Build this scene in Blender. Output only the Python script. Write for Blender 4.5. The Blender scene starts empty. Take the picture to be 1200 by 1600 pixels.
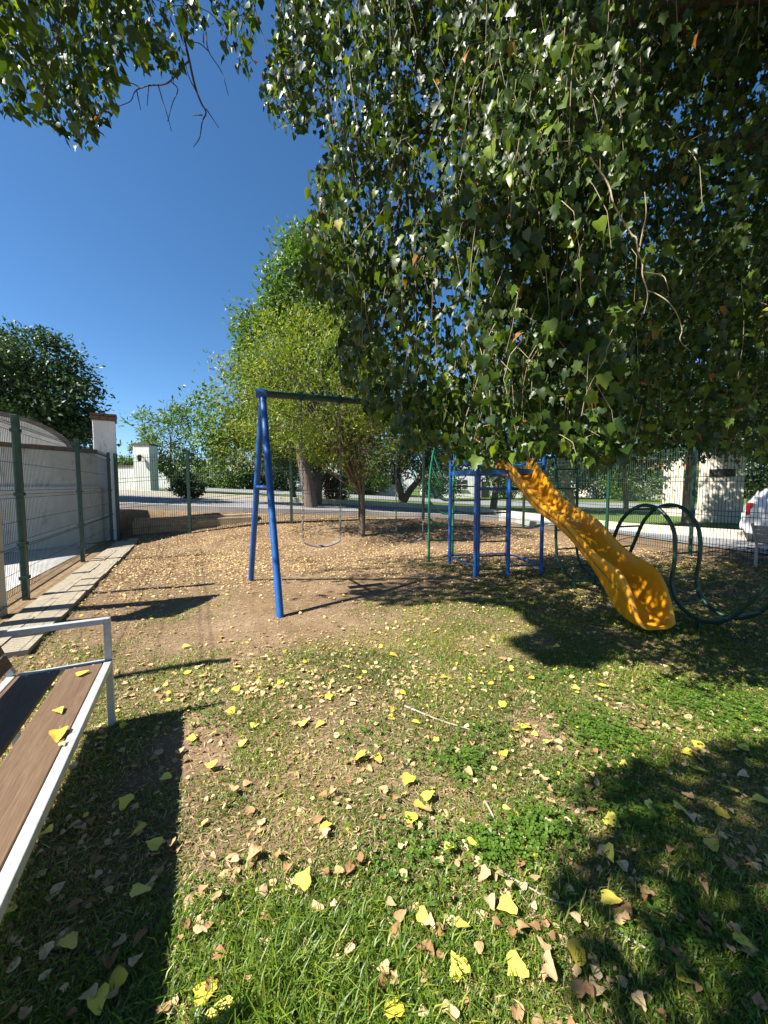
import bpy, math, random
import numpy as np
from mathutils import Vector, Matrix

random.seed(7)
RNG = np.random.default_rng(11)
SC = bpy.context.scene
COL = SC.collection

# ------------------------------------------------------------------ camera
F, HZ, CH = 600.0, 760.0, 1.5
PITCH = math.atan((800 - HZ) / F)
CP, SP = math.cos(PITCH), math.sin(PITCH)
cam_d = bpy.data.cameras.new('camera')
cam_d.sensor_fit = 'VERTICAL'
cam_d.sensor_height = 36.0
cam_d.lens = 36.0 * F / 1600.0
cam_d.clip_start = 0.02
cam_d.clip_end = 2000
cam = bpy.data.objects.new('camera', cam_d)
COL.objects.link(cam)
cam.location = (0, 0, CH)
cam.rotation_euler = (math.pi / 2 - PITCH, 0, 0)
SC.camera = cam

# ------------------------------------------------------------------ light
SUN_EL = math.radians(47)
SHX, SHY = 0.93, 0.3676                     # where shadows point on the ground
COT = 1 / math.tan(SUN_EL)
world = bpy.data.worlds.new('World')
SC.world = world
world.use_nodes = True
wn = world.node_tree
bg = wn.nodes['Background']
sky = wn.nodes.new('ShaderNodeTexSky')
sky.sky_type = 'NISHITA'
sky.sun_disc = False
sky.sun_elevation = SUN_EL
sky.sun_rotation = math.atan2(-SHX, -SHY)
sky.altitude = 0
sky.air_density = 0.8
sky.dust_density = 0.2
sky.ozone_density = 5.0
hsv = wn.nodes.new('ShaderNodeHueSaturation')
hsv.inputs['Saturation'].default_value = 1.14
hsv.inputs['Hue'].default_value = 0.496
wn.links.new(sky.outputs[0], hsv.inputs['Color'])
wn.links.new(hsv.outputs[0], bg.inputs[0])
bg.inputs[1].default_value = 0.068
sun_d = bpy.data.lights.new('sun', 'SUN')
sun_d.energy = 5.0
sun_d.angle = math.radians(0.55)
sun_d.color = (1.0, 0.94, 0.84)
sun = bpy.data.objects.new('sun', sun_d)
COL.objects.link(sun)
ldir = Vector((SHX * math.cos(SUN_EL), SHY * math.cos(SUN_EL), -math.sin(SUN_EL)))
sun.rotation_euler = ldir.to_track_quat('-Z', 'Y').to_euler()
sun.location = (-8, -3, 12)

SC.view_settings.view_transform = 'Standard'
SC.view_settings.look = 'None'
SC.view_settings.gamma = 1
SC.view_settings.exposure = 1.42
SC.view_settings.use_curve_mapping = False
SC.render.engine = 'CYCLES'
SC.cycles.max_bounces = 6
SC.cycles.diffuse_bounces = 3
SC.cycles.glossy_bounces = 2
SC.cycles.transmission_bounces = 4
SC.cycles.transparent_max_bounces = 4
SC.cycles.use_denoising = True


# ------------------------------------------------------------------ helpers
def ray(px, py):
    a = (px - 600) / F
    b = (800 - py) / F
    return a, CP + b * SP, -SP + b * CP


def gp(px, py, z=0.0):
    d = ray(px, py)
    t = (z - CH) / d[2]
    return Vector((d[0] * t, d[1] * t, z))


def at(px, py, y):
    d = ray(px, py)
    t = y / d[1]
    return Vector((d[0] * t, y, CH + d[2] * t))


def proj(p):
    p = np.asarray(p, float)
    z = p[..., 2] - CH
    f = p[..., 1] * CP - z * SP
    u = p[..., 1] * SP + z * CP
    fs = np.where(np.abs(f) < 1e-4, 1e-4, f)
    return 600 + F * p[..., 0] / fs, 800 - F * u / fs, f


def smooth(a, b, x):
    t = np.clip((np.asarray(x, float) - a) / (b - a), 0, 1)
    return t * t * (3 - 2 * t)


def in_poly(px, py, poly):
    poly = np.asarray(poly, float)
    inside = np.zeros(np.shape(px), bool)
    j = len(poly) - 1
    for i in range(len(poly)):
        xi, yi = poly[i]
        xj, yj = poly[j]
        c = ((yi > py) != (yj > py)) & (px < (xj - xi) * (py - yi) / (yj - yi + 1e-12) + xi)
        inside ^= c
        j = i
    return inside


_NT = np.random.default_rng(5).random((64, 64))


def vnoise(x, y, s):
    x = np.asarray(x, float) / s
    y = np.asarray(y, float) / s
    xi = np.floor(x).astype(int)
    yi = np.floor(y).astype(int)
    fx = x - xi
    fy = y - yi
    fx = fx * fx * (3 - 2 * fx)
    fy = fy * fy * (3 - 2 * fy)
    g = lambda a, b: _NT[a % 64, b % 64]
    return (g(xi, yi) * (1 - fx) + g(xi + 1, yi) * fx) * (1 - fy) + (g(xi, yi + 1) * (1 - fx) + g(xi + 1, yi + 1) * fx) * fy


def back_line(x):
    return 12.2 + 0.219 * np.asarray(x, float)


def right_line(y):                      # x of the right fence at depth y
    return np.interp(y, [2.0, 7.4, 8.27, 10.0, 13.0], [9.4, 7.25, 6.55, 5.95, 4.9])


def zr(x):
    return np.clip(0.42 - 0.047 * np.asarray(x, float), 0.04, 1.35)


def G(x, y):
    """height of the ground"""
    x = np.asarray(x, float)
    y = np.asarray(y, float)
    ins = 0.42 * smooth(8.6, 12.4, y) * smooth(-8, -3, x) * (1 - smooth(1.5, 5.5, x))
    ins = ins + 0.025 * (vnoise(x, y, 1.3) - 0.5) + 0.012 * (vnoise(x + 9, y, 0.37) - 0.5)
    t1 = smooth(0.25, 1.1, y - back_line(x)) * smooth(-11.5, -8.5, x + 0 * y) + smooth(0.25, 3.0, y - back_line(x)) * (1 - smooth(-11.5, -8.5, x))
    t2 = smooth(0.2, 1.2, x - right_line(y))
    t = np.clip(np.maximum(t1, t2), 0, 1)
    return ins * (1 - t) + zr(x) * t


def g1(x, y):
    return float(G(x, y))


def tag(o, label=None, cat=None, group=None, kind=None):
    if label:
        o['label'] = label
    if cat:
        o['category'] = cat
    if group:
        o['group'] = group
    if kind:
        o['kind'] = kind
    return o


def empty(name, loc=(0, 0, 0), rz=0.0):
    o = bpy.data.objects.new(name, None)
    COL.objects.link(o)
    o.location = loc
    o.rotation_euler = (0, 0, rz)
    o.empty_display_size = 0.1
    return o


def link(name, me, mat, parent=None):
    o = bpy.data.objects.new(name, me)
    COL.objects.link(o)
    if mat is not None and not me.materials:
        me.materials.append(mat)
    if parent is not None:
        o.parent = parent
    return o


class MB:
    """collects shapes for ONE mesh"""

    def __init__(self):
        self.v = []
        self.f = []

    def add(self, vs, fs):
        o = len(self.v)
        self.v += [tuple(p) for p in vs]
        self.f += [tuple(i + o for i in f) for f in fs]
        return self

    def box(self, c, s, rz=0.0, ax=None):
        c = Vector(c)
        hx, hy, hz = s[0] / 2, s[1] / 2, s[2] / 2
        if ax is None:
            ax = (Vector((math.cos(rz), math.sin(rz), 0)), Vector((-math.sin(rz), math.cos(rz), 0)), Vector((0, 0, 1)))
        vs = []
        for sz in (-1, 1):
            for sx, sy in ((-1, -1), (1, -1), (1, 1), (-1, 1)):
                vs.append(c + ax[0] * (sx * hx) + ax[1] * (sy * hy) + ax[2] * (sz * hz))
        return self.add(vs, [(3, 2, 1, 0), (4, 5, 6, 7), (0, 1, 5, 4), (1, 2, 6, 5), (2, 3, 7, 6), (3, 0, 4, 7)])

    def bar(self, a, b, w, h, up=(0, 0, 1)):
        a = Vector(a)
        b = Vector(b)
        d = (b - a)
        L = d.length
        d.normalize()
        upv = Vector(up)
        sx = d.cross(upv)
        if sx.length < 1e-4:
            sx = d.cross(Vector((0, 1, 0)))
        sx.normalize()
        uz = sx.cross(d)
        return self.box((a + b) / 2, (L, w, h), ax=(d, sx, uz))

    def tube(self, pts, r, n=8, caps=True):
        pts = [Vector(p) for p in pts]
        m = len(pts)
        if not hasattr(r, '__len__'):
            r = [r] * m
        tans = []
        for i in range(m):
            a = pts[max(i - 1, 0)]
            b = pts[min(i + 1, m - 1)]
            t = (b - a)
            if t.length < 1e-9:
                t = Vector((0, 0, 1))
            tans.append(t.normalized())
        t0 = tans[0]
        ref = Vector((0, 0, 1)) if abs(t0.z) < 0.9 else Vector((1, 0, 0))
        u = t0.cross(ref).normalized()
        vs = []
        for i in range(m):
            t = tans[i]
            u = u - t * u.dot(t)
            if u.length < 1e-6:
                u = t.cross(Vector((1, 0.3, 0.2)))
            u.normalize()
            w = t.cross(u)
            for k in range(n):
                a = 2 * math.pi * k / n
                vs.append(pts[i] + (u * math.cos(a) + w * math.sin(a)) * r[i])
        fs = []
        for i in range(m - 1):
            for k in range(n):
                k2 = (k + 1) % n
                fs.append((i * n + k, i * n + k2, (i + 1) * n + k2, (i + 1) * n + k))
        if caps:
            fs.append(tuple(range(n - 1, -1, -1)))
            fs.append(tuple((m - 1) * n + k for k in range(n)))
        return self.add(vs, fs)

    def build(self, name, mat, parent=None, smooth_=False, bevel=0.0):
        me = bpy.data.meshes.new(name)
        me.from_pydata(self.v, [], self.f)
        if smooth_:
            me.polygons.foreach_set('use_smooth', [True] * len(me.polygons))
            try:
                me.set_sharp_from_angle(angle=math.radians(50))
            except Exception:
                pass
        me.update()
        o = link(name, me, mat, parent)
        if bevel > 0:
            b = o.modifiers.new('bevel', 'BEVEL')
            b.width = bevel
            b.segments = 2
            b.limit_method = 'ANGLE'
        return o


def spline(pts, n=8):
    """Catmull-Rom through the points"""
    P = [Vector(p) for p in pts]
    P = [P[0] * 2 - P[1]] + P + [P[-1] * 2 - P[-2]]
    out = []
    for i in range(1, len(P) - 2):
        a, b, c, d = P[i - 1], P[i], P[i + 1], P[i + 2]
        for k in range(n):
            t = k / n
            out.append(0.5 * ((2 * b) + (c - a) * t + (2 * a - 5 * b + 4 * c - d) * t * t + (3 * b - a - 3 * c + d) * t ** 3))
    out.append(P[-2])
    return out


# ------------------------------------------------------------------ materials
def new_mat(name):
    m = bpy.data.materials.new(name)
    m.use_nodes = True
    nt = m.node_tree
    nt.nodes.clear()
    out = nt.nodes.new('ShaderNodeOutputMaterial')
    return m, nt, out


def N(nt, t, **kw):
    n = nt.nodes.new(t)
    for k, v in kw.items():
        setattr(n, k, v)
    return n


def ramp(nt, fac, stops):
    r = nt.nodes.new('ShaderNodeValToRGB')
    e = r.color_ramp.elements
    while len(e) > 1:
        e.remove(e[-1])
    e[0].position = stops[0][0]
    e[0].color = (*stops[0][1], 1)
    for p, c in stops[1:]:
        x = e.new(p)
        x.color = (*c, 1)
    nt.links.new(fac, r.inputs[0])
    return r.outputs[0]


def mixc(nt, fac, a, b, mode='MIX'):
    m = nt.nodes.new('ShaderNodeMix')
    m.data_type = 'RGBA'
    m.blend_type = mode
    if isinstance(fac, (int, float)):
        m.inputs[0].default_value = fac
    else:
        nt.links.new(fac, m.inputs[0])
    for i, v in ((6, a), (7, b)):
        if isinstance(v, (tuple, list)):
            m.inputs[i].default_value = (*v[:3], 1)
        else:
            nt.links.new(v, m.inputs[i])
    return m.outputs[2]


def noise(nt, co, scale, detail=4, rough=0.6, dist=0.0):
    n = nt.nodes.new('ShaderNodeTexNoise')
    n.inputs['Scale'].default_value = scale
    n.inputs['Detail'].default_value = detail
    n.inputs['Roughness'].default_value = rough
    n.inputs['Distortion'].default_value = dist
    if co is not None:
        nt.links.new(co, n.inputs['Vector'])
    return n.outputs['Fac']


def surf(name, c1, c2, scale=6.0, rough=0.6, metal=0.0, bump=0.1, bscale=60.0, c3=None, spec=0.5, coat=0.0, lo=0.35, hi=0.65, stretch=None):
    """two-tone noisy painted / mineral surface"""
    m, nt, out = new_mat(name)
    tc = N(nt, 'ShaderNodeTexCoord').outputs['Object']
    if stretch:
        mp = N(nt, 'ShaderNodeMapping')
        mp.inputs['Scale'].default_value = stretch
        nt.links.new(tc, mp.inputs['Vector'])
        tc = mp.outputs[0]
    n1 = noise(nt, tc, scale, 5, 0.65)
    col = ramp(nt, n1, [(lo, c1), (hi, c2)])
    if c3 is not None:
        n3 = noise(nt, tc, scale * 3.1, 6, 0.7)
        f3 = ramp(nt, n3, [(0.56, (0, 0, 0)), (0.68, (1, 1, 1))])
        col = mixc(nt, f3, col, c3)
    p = N(nt, 'ShaderNodeBsdfPrincipled')
    nt.links.new(col, p.inputs['Base Color'])
    p.inputs['Roughness'].default_value = rough
    p.inputs['Metallic'].default_value = metal
    p.inputs['Specular IOR Level'].default_value = spec
    if coat:
        p.inputs['Coat Weight'].default_value = coat
        p.inputs['Coat Roughness'].default_value = 0.15
    if bump:
        b = N(nt, 'ShaderNodeBump')
        b.inputs['Strength'].default_value = bump
        b.inputs['Distance'].default_value = 0.02
        nt.links.new(noise(nt, tc, bscale, 5, 0.7), b.inputs['Height'])
        nt.links.new(b.outputs[0], p.inputs['Normal'])
    nt.links.new(p.outputs[0], out.inputs[0])
    return m


def leaf_mat(name, stops, rough=0.4, trans=0.35, tcol=None, spec=0.5, back=None, spots=False):
    """colour per leaf from the mesh attribute 'rnd'; light passes through the blade"""
    m, nt, out = new_mat(name)
    a = N(nt, 'ShaderNodeAttribute', attribute_name='rnd')
    col = ramp(nt, a.outputs['Fac'], stops)
    if spots:
        tc = N(nt, 'ShaderNodeTexCoord').outputs['Object']
        sp = ramp(nt, noise(nt, tc, 60, 4, 0.7), [(0.3, (0.6, 0.52, 0.45)), (0.45, (0.95, 0.93, 0.9)), (0.65, (1.05, 1.03, 1.0))])
        col = mixc(nt, 1.0, col, sp, 'MULTIPLY')
    basecol = col
    if back is not None:
        geo = N(nt, 'ShaderNodeNewGeometry')
        basecol = mixc(nt, geo.outputs['Backfacing'], col, back)
    p = N(nt, 'ShaderNodeBsdfPrincipled')
    nt.links.new(basecol, p.inputs['Base Color'])
    p.inputs['Roughness'].default_value = rough
    p.inputs['Specular IOR Level'].default_value = spec
    if trans > 0:
        t = N(nt, 'ShaderNodeBsdfTranslucent')
        if tcol:
            tc2 = mixc(nt, 1.0, col, tcol, 'MULTIPLY')
            nt.links.new(tc2, t.inputs[0])
        else:
            nt.links.new(col, t.inputs[0])
        mx = N(nt, 'ShaderNodeMixShader')
        mx.inputs[0].default_value = trans
        nt.links.new(p.outputs[0], mx.inputs[1])
        nt.links.new(t.outputs[0], mx.inputs[2])
        nt.links.new(mx.outputs[0], out.inputs[0])
    else:
        nt.links.new(p.outputs[0], out.inputs[0])
    return m


M = {}
M['blue'] = surf('blue_paint', (0.008, 0.075, 0.27), (0.012, 0.105, 0.36), 5, 0.42, 0, 0.10, 40, c3=(0.014, 0.06, 0.20), coat=0.15)
M['green'] = surf('green_paint', (0.010, 0.14, 0.070), (0.018, 0.22, 0.115), 4, 0.4, 0, 0.06, 40, coat=0.15)
M['darkgreen'] = surf('dark_green_paint', (0.005, 0.036, 0.022), (0.009, 0.055, 0.033), 4, 0.42, 0, 0.06, 40)
M['fence_green'] = surf('fence_green_powder_coat', (0.015, 0.052, 0.040), (0.024, 0.075, 0.056), 8, 0.5, 0, 0.05, 60)
M['wire'] = surf('fence_wire_coat', (0.006, 0.020, 0.015), (0.012, 0.035, 0.026), 8, 0.5, 0, 0.0)
M['chain'] = surf('galvanised_chain', (0.10, 0.10, 0.095), (0.17, 0.17, 0.16), 30, 0.5, 0.5, 0.1, 90)
M['steel'] = surf('galvanised_steel', (0.38, 0.40, 0.40), (0.52, 0.54, 0.54), 22, 0.5, 0.35, 0.08, 160, c3=(0.33, 0.34, 0.33))
M['white'] = surf('white_stucco', (0.66, 0.65, 0.62), (0.80, 0.79, 0.76), 2.2, 0.9, 0, 0.55, 38, c3=(0.54, 0.51, 0.46), stretch=(1, 1, 0.4))
M['stucco'] = surf('grey_white_render', (0.66, 0.66, 0.62), (0.80, 0.79, 0.75), 1.7, 0.92, 0, 1.0, 26, c3=(0.50, 0.48, 0.43), stretch=(1, 1, 0.35))
M['cream'] = surf('cream_render', (0.50, 0.46, 0.38), (0.60, 0.56, 0.47), 1.5, 0.9, 0, 0.3, 30)
M['tan'] = surf('tan_concrete', (0.30, 0.22, 0.14), (0.42, 0.32, 0.21), 3.5, 0.9, 0, 0.5, 30, c3=(0.17, 0.13, 0.10))
M['beige'] = surf('beige_concrete', (0.46, 0.41, 0.33), (0.56, 0.50, 0.41), 5, 0.85, 0, 0.3, 60)
M['brick'] = surf('brown_brick', (0.115, 0.070, 0.050), (0.19, 0.115, 0.078), 9, 0.9, 0, 0.6, 60, c3=(0.08, 0.06, 0.05))
M['paver'] = surf('weathered_paver', (0.26, 0.225, 0.165), (0.37, 0.325, 0.245), 2.2, 0.9, 0, 0.6, 50, c3=(0.20, 0.165, 0.12))
M['asphalt'] = surf('sun_bleached_asphalt', (0.17, 0.17, 0.178), (0.24, 0.24, 0.245), 0.7, 0.9, 0, 0.4, 60, c3=(0.17, 0.17, 0.175))
M['concrete'] = surf('grey_concrete', (0.36, 0.36, 0.35), (0.48, 0.47, 0.45), 1.2, 0.9, 0, 0.3, 40)
M['kerb'] = surf('pale_kerb', (0.50, 0.46, 0.38), (0.62, 0.57, 0.47), 2.5, 0.9, 0, 0.3, 40, c3=(0.42, 0.33, 0.18))
M['black'] = surf('black_plastic', (0.010, 0.010, 0.010), (0.02, 0.02, 0.02), 6, 0.5, 0, 0.05)
M['rubber'] = surf('worn_grey_rubber', (0.16, 0.135, 0.115), (0.25, 0.21, 0.18), 12, 0.75, 0, 0.2, 60)
M['carwhite'] = surf('white_car_paint', (0.74, 0.76, 0.78), (0.80, 0.81, 0.83), 1.0, 0.25, 0, 0.0, coat=0.6)
M['glass'] = surf('dark_glass', (0.012, 0.016, 0.020), (0.02, 0.026, 0.03), 2, 0.06, 0, 0.0, spec=0.8)
M['red'] = surf('red_lens', (0.45, 0.008, 0.01), (0.55, 0.015, 0.015), 4, 0.2, 0, 0.0, coat=0.5)
M['bark'] = surf('grey_brown_bark', (0.085, 0.062, 0.045), (0.19, 0.15, 0.115), 9, 0.95, 0, 1.0, 22, c3=(0.05, 0.04, 0.03), stretch=(1, 1, 0.25))
M['shadedbark'] = surf('shaded_bark', (0.035, 0.027, 0.021), (0.075, 0.06, 0.047), 9, 0.95, 0, 0.8, 22)  # bark copy darkened to stand in for shade inside the crown
M['twig'] = surf('pale_twig', (0.20, 0.155, 0.095), (0.34, 0.27, 0.17), 40, 0.8, 0, 0.2, 60)
M['deadtwig'] = surf('dead_twig', (0.045, 0.035, 0.03), (0.10, 0.08, 0.065), 12, 0.9, 0, 0.2, 60)
M['stick'] = surf('fallen_stick', (0.24, 0.20, 0.15), (0.40, 0.35, 0.28), 20, 0.9, 0, 0.3, 80)
M['slate'] = surf('grey_coping', (0.10, 0.09, 0.08), (0.17, 0.155, 0.135), 5, 0.9, 0, 0.5, 40)
M['roof'] = surf('terracotta_roof', (0.27, 0.12, 0.07), (0.36, 0.17, 0.10), 3, 0.9, 0, 0.4, 12)


def wood(name, c1, c2, c3):
    m, nt, out = new_mat(name)
    tc = N(nt, 'ShaderNodeTexCoord').outputs['Object']
    mp = N(nt, 'ShaderNodeMapping')
    mp.inputs['Scale'].default_value = (0.9, 16, 16)
    nt.links.new(tc, mp.inputs['Vector'])
    n1 = noise(nt, mp.outputs[0], 3.2, 6, 0.7, 1.2)
    col = ramp(nt, n1, [(0.32, c1), (0.52, c2), (0.68, c3)])
    mp2 = N(nt, 'ShaderNodeMapping')
    mp2.inputs['Scale'].default_value = (3, 90, 90)
    nt.links.new(tc, mp2.inputs['Vector'])
    n2 = noise(nt, mp2.outputs[0], 3, 4, 0.6, 0.4)
    col = mixc(nt, 0.55, col, ramp(nt, n2, [(0.3, (0.45, 0.45, 0.45)), (0.65, (1.15, 1.12, 1.1))]), 'MULTIPLY')
    p = N(nt, 'ShaderNodeBsdfPrincipled')
    nt.links.new(col, p.inputs['Base Color'])
    p.inputs['Roughness'].default_value = 0.62
    b = N(nt, 'ShaderNodeBump')
    b.inputs['Strength'].default_value = 0.35
    b.inputs['Distance'].default_value = 0.003
    nt.links.new(n2, b.inputs['Height'])
    nt.links.new(b.outputs[0], p.inputs['Normal'])
    nt.links.new(p.outputs[0], out.inputs[0])
    return m


M['wood'] = wood('brown_composite_wood', (0.098, 0.057, 0.031), (0.142, 0.086, 0.047), (0.178, 0.114, 0.064))
M['darkwood'] = wood('dark_composite_wood', (0.05, 0.036, 0.028), (0.075, 0.055, 0.042), (0.10, 0.074, 0.056))


def slide_mat():
    m, nt, out = new_mat('yellow_slide_plastic')
    tc = N(nt, 'ShaderNodeTexCoord').outputs['Object']
    col = ramp(nt, noise(nt, tc, 3.0, 6, 0.7), [(0.3, (0.66, 0.27, 0.008)), (0.7, (0.78, 0.36, 0.012))])
    scuff = ramp(nt, noise(nt, tc, 9.0, 8, 0.8, 1.5), [(0.60, (0, 0, 0)), (0.75, (1, 1, 1))])
    col = mixc(nt, mixc(nt, 1.0, scuff, (0.35, 0.35, 0.35), 'MULTIPLY'), col, (0.60, 0.42, 0.14))
    dirt = ramp(nt, noise(nt, tc, 2.3, 8, 0.75, 0.6), [(0.55, (0, 0, 0)), (0.75, (0.6, 0.6, 0.6))])
    col = mixc(nt, dirt, col, (0.33, 0.15, 0.015))
    p = N(nt, 'ShaderNodeBsdfPrincipled')
    nt.links.new(col, p.inputs['Base Color'])
    r = ramp(nt, noise(nt, tc, 14, 5, 0.7), [(0.3, (0.28,) * 3), (0.7, (0.5,) * 3)])
    nt.links.new(r, p.inputs['Roughness'])
    p.inputs['Subsurface Weight'].default_value = 0.0
    nt.links.new(p.outputs[0], out.inputs[0])
    return m


M['slide'] = slide_mat()


def ground_mat():
    m, nt, out = new_mat('trodden_earth')
    tc = N(nt, 'ShaderNodeTexCoord').outputs['Object']
    n1 = noise(nt, tc, 0.9, 6, 0.65)
    n2 = noise(nt, tc, 7.0, 8, 0.7)
    n3 = noise(nt, tc, 55.0, 5, 0.7)
    earth = ramp(nt, n1, [(0.3, (0.145, 0.095, 0.055)), (0.5, (0.205, 0.142, 0.085)), (0.7, (0.28, 0.205, 0.13))])
    earth = mixc(nt, 0.6, earth, ramp(nt, n2, [(0.28, (0.55, 0.5, 0.46)), (0.5, (0.95, 0.95, 0.95)), (0.75, (1.35, 1.32, 1.25))]), 'MULTIPLY')
    earth = mixc(nt, 0.5, earth, ramp(nt, n3, [(0.3, (0.5, 0.48, 0.45)), (0.7, (1.3, 1.3, 1.3))]), 'MULTIPLY')
    grass = ramp(nt, n2, [(0.3, (0.045, 0.085, 0.018)), (0.55, (0.10, 0.15, 0.035)), (0.75, (0.22, 0.20, 0.075))])
    sx = N(nt, 'ShaderNodeSeparateXYZ')
    nt.links.new(tc, sx.inputs[0])
    ad = N(nt, 'ShaderNodeMath', operation='MULTIPLY_ADD')
    ad.inputs[1].default_value = 3.0
    nt.links.new(n1, ad.inputs[0])
    nt.links.new(sx.outputs['Y'], ad.inputs[2])
    mr = N(nt, 'ShaderNodeMapRange')
    mr.inputs['From Min'].default_value = 16.0
    mr.inputs['From Max'].default_value = 19.0
    nt.links.new(ad.outputs[0], mr.inputs['Value'])
    # right-hand verge beyond the street
    ad2 = N(nt, 'ShaderNodeMath', operation='ADD')
    nt.links.new(sx.outputs['X'], ad2.inputs[0])
    nt.links.new(sx.outputs['Y'], ad2.inputs[1])
    mr2 = N(nt, 'ShaderNodeMapRange')
    mr2.inputs['From Min'].default_value = 19.4
    mr2.inputs['From Max'].default_value = 19.9
    nt.links.new(ad2.outputs[0], mr2.inputs['Value'])
    mx = N(nt, 'ShaderNodeMath', operation='MAXIMUM')
    nt.links.new(mr.outputs[0], mx.inputs[0])
    nt.links.new(mr2.outputs[0], mx.inputs[1])
    col = mixc(nt, mx.outputs[0], earth, grass)
    p = N(nt, 'ShaderNodeBsdfPrincipled')
    p.inputs['Roughness'].default_value = 0.95
    p.inputs['Specular IOR Level'].default_value = 0.15
    nt.links.new(col, p.inputs['Base Color'])
    b = N(nt, 'ShaderNodeBump')
    b.inputs['Strength'].default_value = 0.8
    b.inputs['Distance'].default_value = 0.02
    hh = N(nt, 'ShaderNodeMath', operation='MULTIPLY_ADD')
    hh.inputs[1].default_value = 0.35
    nt.links.new(n3, hh.inputs[0])
    nt.links.new(n2, hh.inputs[2])
    nt.links.new(hh.outputs[0], b.inputs['Height'])
    nt.links.new(b.outputs[0], p.inputs['Normal'])
    nt.links.new(p.outputs[0], out.inputs[0])
    return m


M['ground'] = ground_mat()
M['poplar'] = leaf_mat('poplar_leaf', [(0.0, (0.009, 0.024, 0.004)), (0.45, (0.021, 0.048, 0.006)), (0.80, (0.085, 0.140, 0.014)), (0.93, (0.17, 0.24, 0.02)), (0.955, (0.30, 0.26, 0.02)), (0.975, (0.23, 0.09, 0.025)), (1.0, (0.28, 0.12, 0.04))],
                       rough=0.40, trans=0.27, tcol=(3.2, 2.9, 0.8), spec=0.30, back=(0.05, 0.075, 0.022))
M['yellowtree'] = leaf_mat('yellow_green_leaf', [(0.0, (0.045, 0.095, 0.012)), (0.4, (0.11, 0.17, 0.018)), (0.75, (0.22, 0.27, 0.022)), (1.0, (0.40, 0.39, 0.03))], 0.5, 0.35, (1.6, 1.6, 1.0))
M['greentree'] = leaf_mat('green_leaf', [(0.0, (0.035, 0.08, 0.012)), (0.5, (0.075, 0.14, 0.018)), (1.0, (0.14, 0.21, 0.03))], 0.5, 0.3, (1.7, 1.8, 1.0))
M['darktree'] = leaf_mat('dark_green_leaf', [(0.0, (0.016, 0.040, 0.012)), (0.5, (0.028, 0.062, 0.016)), (1.0, (0.055, 0.10, 0.025))], 0.5, 0.25, (1.6, 1.7, 1.0))
M['redleaf'] = leaf_mat('maroon_leaf', [(0.0, (0.05, 0.008, 0.012)), (1.0, (0.14, 0.02, 0.025))], 0.5, 0.3)
M['grass'] = leaf_mat('grass_blade', [(0.0, (0.045, 0.09, 0.010)), (0.35, (0.085, 0.16, 0.014)), (0.6, (0.17, 0.26, 0.022)), (0.8, (0.32, 0.31, 0.055)), (1.0, (0.50, 0.41, 0.19))], 0.45, 0.35, (1.8, 1.7, 0.9))
M['clover'] = leaf_mat('clover_leaf', [(0.0, (0.045, 0.10, 0.012)), (0.6, (0.085, 0.165, 0.018)), (1.0, (0.15, 0.25, 0.025))], 0.5, 0.3, (1.8, 1.8, 1.0))
M['straw'] = leaf_mat('dry_straw', [(0.0, (0.16, 0.10, 0.045)), (0.5, (0.30, 0.215, 0.11)), (1.0, (0.48, 0.37, 0.20))], 0.8, 0.0)
M['litter'] = leaf_mat('dry_leaf', [(0.0, (0.20, 0.105, 0.045)), (0.3, (0.34, 0.20, 0.095)), (0.6, (0.50, 0.35, 0.19)), (0.85, (0.62, 0.49, 0.30)), (0.89, (0.56, 0.42, 0.06)), (0.93, (0.68, 0.57, 0.07)), (1.0, (0.78, 0.70, 0.17))], 0.7, 0.12, (1.3, 1.1, 0.7), spec=0.3, spots=True)

# ------------------------------------------------------------------ leaf clouds
SH_LOBED = np.array([(0, 0), (0.20, -0.10), (0.46, 0.02), (0.40, 0.24), (0.52, 0.46), (0.26, 0.56), (0.0, 1.0),
                     (-0.26, 0.56), (-0.52, 0.46), (-0.40, 0.24), (-0.46, 0.02), (-0.20, -0.10)], float)
SH_DELTA = np.array([(0, 0), (0.30, -0.06), (0.47, 0.14), (0.40, 0.42), (0.18, 0.75), (0.0, 1.0),
                     (-0.18, 0.75), (-0.40, 0.42), (-0.47, 0.14), (-0.30, -0.06)], float)
SH_OVATE = np.array([(0, 0), (0.20, 0.0), (0.38, 0.13), (0.43, 0.34), (0.33, 0.58), (0.15, 0.83), (0.0, 1.0), (-0.15, 0.83), (-0.33, 0.58), (-0.43, 0.34), (-0.38, 0.13), (-0.20, 0.0)], float)
SH_RHOMB = np.array([(0, 0), (0.26, 0.42), (0, 1.0), (-0.26, 0.42)], float)
SH_NARROW = np.array([(0, 0), (0.14, 0.42), (0, 1.0), (-0.14, 0.42)], float)


def shape_arrays(sh, fold=0.25, curl=-0.18):
    """vertices and triangles of one leaf; fan round a point on the midrib"""
    z = np.abs(sh[:, 0]) * fold + curl * (sh[:, 1] ** 2)
    v = np.column_stack([sh, z])
    if len(sh) == 4:
        return v, np.array([(0, 1, 2), (0, 2, 3)])
    v = np.vstack([v, [(0, 0.35, curl * 0.12)]])
    k = len(sh)
    f = np.array([(i, (i + 1) % k, k) for i in range(k)])
    return v, f


def unit(a):
    return a / (np.linalg.norm(a, axis=1, keepdims=True) + 1e-9)


def leaf_frames(tip, nrm):
    t = unit(tip)
    n = nrm - t * np.sum(nrm * t, 1, keepdims=True)
    n = unit(n)
    s = np.cross(t, n)
    return s, t, n


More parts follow.
